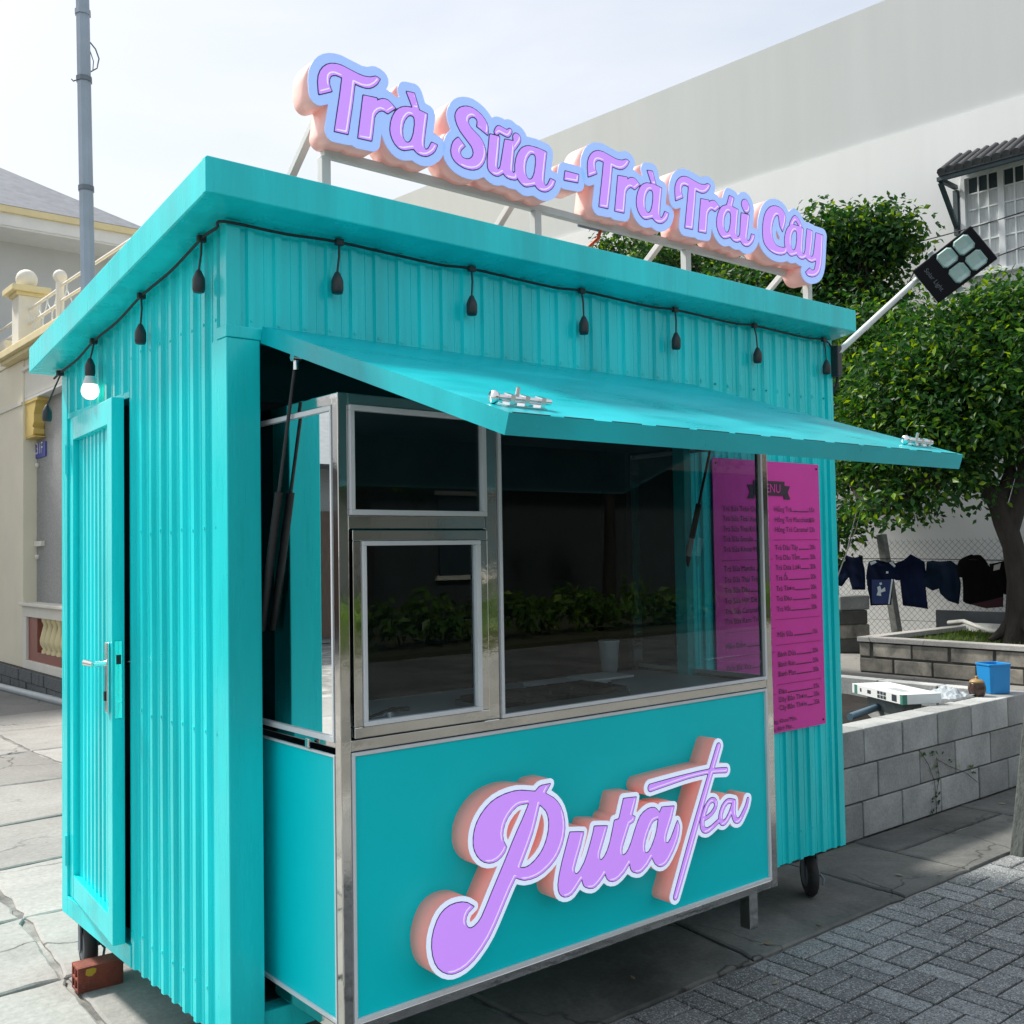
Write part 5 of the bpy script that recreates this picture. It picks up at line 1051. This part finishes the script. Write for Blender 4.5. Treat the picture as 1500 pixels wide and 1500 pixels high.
# farther tree
def aq(px, py, x=13.0): return on(px, py, 'x', x)
tA = aq(1214, 940, 12.6); tA.z = 0
trunkA = ([tA, aq(1212, 850, 12.6), aq(1216, 780, 12.6), aq(1206, 700, 12.6), aq(1212, 600, 12.7), aq(1200, 480, 12.8)], [.2, .16, .15, .13, .11, .06])
limA = [([aq(1216, 785, 12.6), aq(1240, 755, 12.4), aq(1275, 745, 12.2), aq(1310, 752, 12.0)], [.10, .07, .05, .02]), ([aq(1210, 620, 12.7), aq(1250, 520, 12.8), aq(1260, 420, 12.9)], [.09, .06, .03]), ([aq(1206, 600, 12.7), aq(1120, 480, 13), aq(1050, 430, 13)], [.09, .06, .03])]
blA = [(aq(1240, 350, 12.9), (.75, .85, .35), 60), (aq(1290, 360, 12.9), (.5, .45, .38), 32), (aq(1190, 400, 12.9), (.9, .7, .55), 50), (aq(1240, 450, 12.9), (.8, .9, .5), 52), (aq(1110, 420, 12.9), (.8, .7, .35), 36), (aq(1000, 385, 13.1), (.8, .8, .30), 36), (aq(930, 365, 13.2), (.7, .7, .26), 28), (aq(1235, 540, 12.9), (.9, .9, .7), 50), (aq(1230, 640, 12.9), (.8, .8, .5), 32), (aq(1222, 800, 12.3), (.2, .10, .2), 3), (aq(1245, 765, 12.3), (.35, .3, .12), 6)]
tree('farther_tree', tA, trunkA, limA, blA, 68, .106, 33, 'leafA', 'taller tree with a lit crown behind the kiosk roof and sign')

# ================================================================== LEFT: CREAM HOUSE
HX = 2.2
HS = empty('cream_house', (HX+1, 10.5, 0), label='cream house front with balcony rail, yellow trims and dark stone plinth', category='house')
yc = 10.65
b = MB(); b.box(HX, HX+.55, yc, 14.5, .26, 3.95); b.build('wall', 'cream', HS, .01)
b = MB(); b.box(HX+.02, HX+.5, 6.0, yc, 3.47, 3.95); b.build('lintel', 'cream_w', HS, .01)
b = MB(); b.box(HX-.02, HX+.0, yc-.0, 14.5, 3.40, 3.44); b.box(HX-.02, HX+.02, 6.0, yc, 3.80, 3.84); b.build('moulding', 'cream_w', HS)
b = MB(); b.box(HX+.16, HX+.50, 6.0, 10.649, 0, 3.44); b.build('inner_wall', 'granite', HS)
b = MB(); b.box(HX+.02, HX+.70, 6.0, yc, 3.441, 3.469); b.build('porch_soffit', 'soffit', HS)
# corbel
b = MB(); prof_ = [(0, 0), (.30, 0), (.34, .03), (.34, .08), (.30, .11), (.36, .16), (.36, .26), (.42, .34), (.42, .38), (.50, .42), (.50, .46), (0, .46)]
b.prism(prof_, (HX+.03, yc, 3.0), (0, -1, 0), (0, 0, 1), (.13, 0, 0)); b.box(HX+.02, HX+.16, yc-.54, yc, 3.40, 3.4405); b.box(HX+.03, HX+.16, yc-.38, yc, 2.985, 2.9995); b.build('corbel', 'yellow', HS, .012)
# parapet wall with red tile surround and balusters
b = MB(); b.box(HX, HX+.14, 6.0, yc, .26, .36); b.box(HX, HX+.14, 6.0, yc, .87, 1.0); b.box(HX-.05, HX+.20, 6.0, yc+.02, 1.0, 1.035); b.box(HX, HX+.14, 10.5, yc, .36, .87); b.build('balustrade_wall', 'cream_w', HS, .006)
b = MB(); b.box(HX+.03, HX+.12, 10.14, 10.5, .36, .87); b.box(HX+.03, HX+.12, 6.0, 10.14, .36, .47); b.build('red_tile_band', 'redtile', HS)
b = MB(); b.box(HX+.15, HX+.18, 6.0, 10.2, .36, .87); b.build('backing', 'cream', HS)
bal = MB(); bal.lathe([(.055, 0), (.055, .03), (.04, .05), (.07, .10), (.075, .15), (.055, .24), (.035, .32), (.045, .35), (.055, .37), (.055, .40)], 14); BME = bal.mesh('baluster'); BME.materials.append(M['yellow_p'])
for k in range(9): place(BME, 'baluster', None, HS, (HX+.075, 9.93-k*.19, .47))
# plinth stones
r = random.Random(8); STM = []
for k in range(4): s_ = MB(); s_.box(-.03, .02, -.5, .5, 0, 1); me_ = s_.mesh('plinth_stone'); me_.materials.append(M['stone']); STM.append(me_)
b = MB(); b.box(HX-.02, HX+.14, 6.0, 15, 0, .258); b.build('plinth', 'mortar', HS)
for row in range(2):
    y = 8.4
    while y < 13.5:
        w = r.uniform(.14, .30); o_ = place(STM[r.randrange(4)], 'plinth_stone', None, HS, (HX-.028+r.uniform(-.008, .006), y+w/2, row*.128+.002)); o_.scale = (1, w-.012, .120); y += w
# door and number plate on the granite
yd = 9.35; b = MB(); b.box(HX+.10, HX+.159, yd-.06, yd, .3, 3.1); b.box(HX+.10, HX+.159, yd-1.3, yd-.06, 2.47, 2.56); b.box(HX+.10, HX+.159, yd-1.3, yd-.06, 2.36, 2.42); b.box(HX+.10, HX+.159, yd-1.3, yd-.06, 2.86, 3.0); b.build('door_frame', 'cream_w', HS, .004)
b = MB(); b.box(HX+.12, HX+.155, yd-1.3, yd-.06, .3, 2.36); b.box(HX+.12, HX+.155, yd-1.3, yd-.06, 2.56, 2.86); b.box(HX+.105, HX+.12, yd-.32, yd-.29, .3, 2.36); b.build('front_door', 'wood', HS)
pl0 = on(44, 653, 'x', HX+.15); pl1 = on(67, 668, 'x', HX+.15); b = MB(); b.box(HX+.145, HX+.159, pl1.y, pl0.y, pl1.z, pl0.z); npl = b.build('number_plate', 'blue', HS, .002)
mtp = Matrix(((0, 0, -1, HX+.143), (-1, 0, 0, pl0.y-.05), (0, 1, 0, pl1.z+.05), (0, 0, 0, 1))); text('18.31F', 0, 0, .19, npl, 'whitetext', mtx=mtp)
b = MB(); b.box(HX+.12, HX+.162, yc-.33, yc-.02, 1.70, 1.76); b.build('wall_bracket', 'cream_w', HS)
for zz in (2.33, 1.45): pk = on(54, 682 if zz > 2 else 816, 'x', HX+.14); b = MB(); b.lathe([(0, -.02), (.03, -.02), (.03, .02), (0, .02)], 10, (HX+.145, pk.y, pk.z), 'x'); b.build('knob', 'cream_w', HS)
# cornice and balcony
b = MB(); b.box(HX-.10, HX+.6, 6.0, 11.28, 3.951, 4.0); b.box(HX-.16, HX+.6, 6.0, 11.34, 4.0, 4.08); b.box(HX-.13, HX+.6, 6.0, 11.31, 4.08, 4.11); b.build('cornice', 'yellow_p', HS, .006)
b = MB(); b.box(HX-.02, HX+.22, 11.34, 14.5, 3.951, 4.30); b.build('parapet', 'cream', HS, .008)
pc0 = Vector((HX+.08, 10.74, 4.11)); b = MB(); b.box(HX-.06, HX+.20, 10.60, 10.90, 4.11, 4.72); post = b.build('balcony_post', 'cream_w', HS, .006)
b = MB(); b.box(HX-.09, HX+.23, 10.57, 10.93, 4.72, 4.76); b.box(HX-.15, HX+.29, 10.51, 10.99, 4.76, 4.83); b.build('post_cap', 'yellow_p', post, .006)
def ball(c, rr, parent): b = MB(); b.lathe([(.002, -rr)]+[(rr*math.sin(t), -rr*math.cos(t)) for t in [math.pi*k/9 for k in range(1, 9)]]+[(.002, rr)], 18, c); b.build('ball_finial', 'cream_w', parent)
ball((HX+.07, 10.75, 4.83+.12), .125, post)
p9 = on(88, 405, 'x', HX+.05); b = MB(); b.tube([(HX+.05, p9.y, 4.11), (HX+.05, p9.y, p9.z-.06)], .045, 12); rp_ = b.build('rail_post', 'cream_w', HS); ball((HX+.05, p9.y, p9.z), .075, rp_)
for zz in (4.22, 4.38, 4.55):
    b = MB(); b.tube([(HX+.06, 10.62, zz), (HX+.05, p9.y+.02, zz)], .018, 8); b.tube([(HX+.05, p9.y, zz+.02), (HX+.05, 6.5, zz)], .016, 8); b.tube([(HX+.06, 10.9, zz-.02), (HX+.06, 13.5, zz-.02)], .018, 8); b.build('balcony_rail', 'cream_w', HS)
b = MB(); R2 = random.Random(3)
for k in range(9):
    y = 9.0+k*.18; pts = [(HX+.05, y+.09*math.sin(t*.9)*(1 if k % 2 else -1), 4.2+.36*t/6) for t in range(7)]; b.tube(pts, .007, 5)
b.build('rail_scroll', 'frame_w', HS)
tsl = MB(); tsl.box(HX+.6, 9, 6, 22, 3.9, 4.0); tsl.build('terrace', 'cream_w', HS)
# upper storey
yu = 13.2; zE = on(0, 300, 'y', yu).z; zE2 = on(0, 328, 'y', yu).z; 
b = MB(); b.box(1.2, 11, yu, yu+7, zE2, zE-.10); b.build('eave_fascia', 'soffit', HS)
b = MB(); b.box(1.15, 11.05, yu-.05, yu+7, zE-.10, zE); b.build('eave_edge', 'yellow_p', HS, .01)
yw = yu+.75; zS = zE2
b = MB(); b.box(1.9, 10.3, yw, yu+6.5, 4.0, zS-.02); b.build('upper_wall', 'housegrey', HS)
b = MB(); b.box(1.2, 11, yu+.02, yw+.4, zS-.03, zS); b.build('eave_soffit', 'soffit', HS)
b = MB(); rz_ = zE+1.75; ex0, ex1 = 1.2, on(205, 332, 'y', yu).x+1.2
rxm = on(-60, 240, 'y', yu+2.5).x
b.add([(1.15-6, yu-.05, zE+.002), (ex1-1.0, yu-.05, zE+.002), (ex1-1.0, yu+6, zE+.002), (1.15-6, yu+6, zE+.002), (1.15-4, yu+3, rz_), (2.6, yu+3, rz_)], [(0, 1, 5, 4), (1, 2, 5), (2, 3, 4, 5), (3, 0, 4)]); b.build('hip_roof', 'rooftile', HS)
# terrace greenery
b = MB(); leaf_cloud(b, [(Vector((HX+1.0+R2.uniform(0, .6), 8.8+k*.22, 4.3+R2.uniform(-.1, .15))), R2.uniform(.2, .32)) for k in range(18)], .3, 70, .10, 4); b.build('terrace_shrubs', 'leafA', None, kind='stuff', label='row of potted greenery behind the balcony rail of the cream house', category='shrubs')
# ground pipe
pa = on(-40, 996, 'z', .03); pc = on(130, 1038, 'z', .03); b = MB(); b.tube([pa, pc], .042, 12); b.build('ground_pipe', 'pvc', None, label='grey pipe lying along the stone plinth of the cream house', category='pipe')
# lamp pole
PY = 6.2; pt0 = on(121, 0, 'y', PY); pt1 = on(129, 420, 'y', PY); dv = (pt0-pt1).normalized(); base = pt1-dv*((pt1.z+.02)/dv.z); top = pt0+dv*2.2
wpx = (on(140, 420, 'y', PY)-on(118, 420, 'y', PY)).length
rp0 = (pt1-CAM).dot(_f)*10.6/FL
b = MB(); xv = Vector((.93, -.36, 0)); yv = Vector((.36, .93, 0)); w = rp0*1.45
def poly8(c, r_): return [c+xv*r_*math.cos(t)+yv*r_*math.sin(t) for t in [math.pi/8+k*math.pi/4 for k in range(8)]]
A8, B8 = poly8(base, rp0*1.12), poly8(top, rp0*.86); b.add(A8+B8, [(i, (i+1) % 8, 8+(i+1) % 8, 8+i) for i in range(8)]+[tuple(range(8, 16))]); pole = b.build('lamp_pole', 'galv', None, label='tall galvanised steel street pole with strap bands behind the kiosk', category='pole')
for py_ in (21, 118, 277):
    c = base+(top-base)*((on(128, py_, 'y', PY).z-base.z)/(top.z-base.z)); b = MB(); b.add(poly8(c-dv*.02, rp0*1.10)+poly8(c+dv*.02, rp0*1.10), [(i, (i+1) % 8, 8+(i+1) % 8, 8+i) for i in range(8)]+[tuple(range(8))[::-1], tuple(range(8, 16))]); b.build('strap_band', 'galvband' if py_ > 30 else 'galv', pole)
c = base+(top-base)*((on(128, 118, 'y', PY).z-base.z)/(top.z-base.z)); b = MB(); b.tube([c-_r*rp0, c-_r*(rp0+.03)-Vector((0, 0, .012)), c-_r*(rp0+.045)+Vector((0, 0, .005))], .006, 6); b.build('hook', 'galvband', pole)
b = MB(); b.tube([on(132, 62, 'y', PY), on(140, 72, 'y', PY), on(145, 86, 'y', PY), on(142, 100, 'y', PY), on(133, 105, 'y', PY)], .006, 6); b.tube([on(132, 75, 'y', PY), on(137, 90, 'y', PY), on(136, 103, 'y', PY)], .004, 6); b.build('wire_loop', 'galvband', pole)
# post at the pavement edge, right
pb0 = on(1491, 1252, 'z', 0); b = MB(); pb1 = on(1513, 1030, 'y', pb0.y); b.bar((pb0.x, pb0.y, -.03), pb0+(pb1-pb0)*1.6, .065, .055); b.build('leaning_post', 'woodpost', None, .006, label='weathered grey post at the edge of the paved pavement', category='post')

lit = MB(); R2 = random.Random(41)
for k in range(110):
    x = R2.uniform(-1.5, 6); y = R2.uniform(-1.8, .4) if x > 1.2 else R2.uniform(.3, 6)
    if .0 < x < 2.9 and y > 0: continue
    a = R2.uniform(0, 6.283); l_ = R2.uniform(.008, .028); e = Vector((math.cos(a), math.sin(a), R2.uniform(-.1, .25)))*l_; q = Vector((-e.y, e.x, .15*l_))*R2.uniform(.25, .5); c = Vector((x, y, .008))
    lit.add([c-e, c+q, c+e, c-q], [(0, 1, 2), (0, 2, 3)])
lit.build('leaf_litter', mat('dry_leaf', (.30, .24, .14), rough=.8, var=.5, vscale=3), None, kind='stuff', label='small dry leaf scraps scattered over the paving', category='litter')
# ================================================================== ACROSS THE ROAD (seen in the glass and steel)
b = MB(); R2 = random.Random(77)
leaf_cloud(b, [(Vector((-14+k*.19, -12.2+R2.gauss(0, .2), .42+R2.uniform(-.1, .16)+.12*math.sin(k*.7))), R2.uniform(.34, .5)) for k in range(290)], .4, 30, .20, 78)
b.build('verge_plants', 'leafH', None, kind='stuff', label='low bright green hedge along the far side of the road', category='plants')
NH = empty('neighbour_house', (-9, 16, 0), label='low house with tan walls and ribbed roof across the yard', category='house')
b = MB(); b.box(-15, -5.2, 13.5, 20, 0, 3.1); b.build('wall', 'granite', NH)
b = MB(); b.prism([(12.6, 3.05), (20.8, 3.05), (16.6, 4.9)], (-15.6, 0, 0), (0, 1, 0), (0, 0, 1), (11, 0, 0)); b.build('roof', 'rooftile', NH)
b = MB(); b.box(-8.6, -6.4, 13.42, 13.49, .1, 2.3); b.build('shutter', 'wood', NH)
HO = empty('opposite_house', (2, -20, 0), label='brown walled house with a tiled roof across the road', category='house')
b = MB(); b.box(-16, 44, -26, -18, 0, 3.8); b.build('wall', 'housedark', HO)
b = MB(); b.prism([(-17.2, 3.7), (-26.8, 3.7), (-22, 5.6)], (-16.6, 0, 0), (0, 1, 0), (0, 0, 1), (61.2, 0, 0)); b.build('roof', 'rust', HO)
for k in range(6):
    x = -13+k*5.2; b = MB(); b.box(x, x+1.7, -17.99, -17.93, 1.0, 2.9); wq = b.build('window', 'inner', HO); b = MB(); b.box(x-.1, x+1.8, -17.99, -17.9, .9, 1.0); b.box(x-.1, x+1.8, -17.99, -17.9, 2.9, 3.0); b.build('frame', 'cream_w', wq)
for (x, y, s_) in ((-9, -14.5, 1.0), (-2.5, -15.0, 1.15), (3.5, -14.6, 1.05), (9, -14.8, 1.1), (15, -14.4, 1.2), (22, -14.6, 1.3), (30, -14.5, 1.3)):
    Bp = Vector((x, y, 0)); cn = Vector((x, y, 3.4*s_))
    tree('roadside_tree', Bp, ([Bp, Bp+Vector((.1, 0, 1.6)), Bp+Vector((0, .1, 3.0*s_))], [.17, .14, .08]), [], [(cn, (1.7*s_, 1.5, 1.2*s_), 34)], 26, .2, int(x*10+300), 'leafA', 'dark round crowned tree on the verge across the road')
for o in COL.objects:
    if o.name.startswith('roadside_tree'): o['group'] = 'trees across the road'
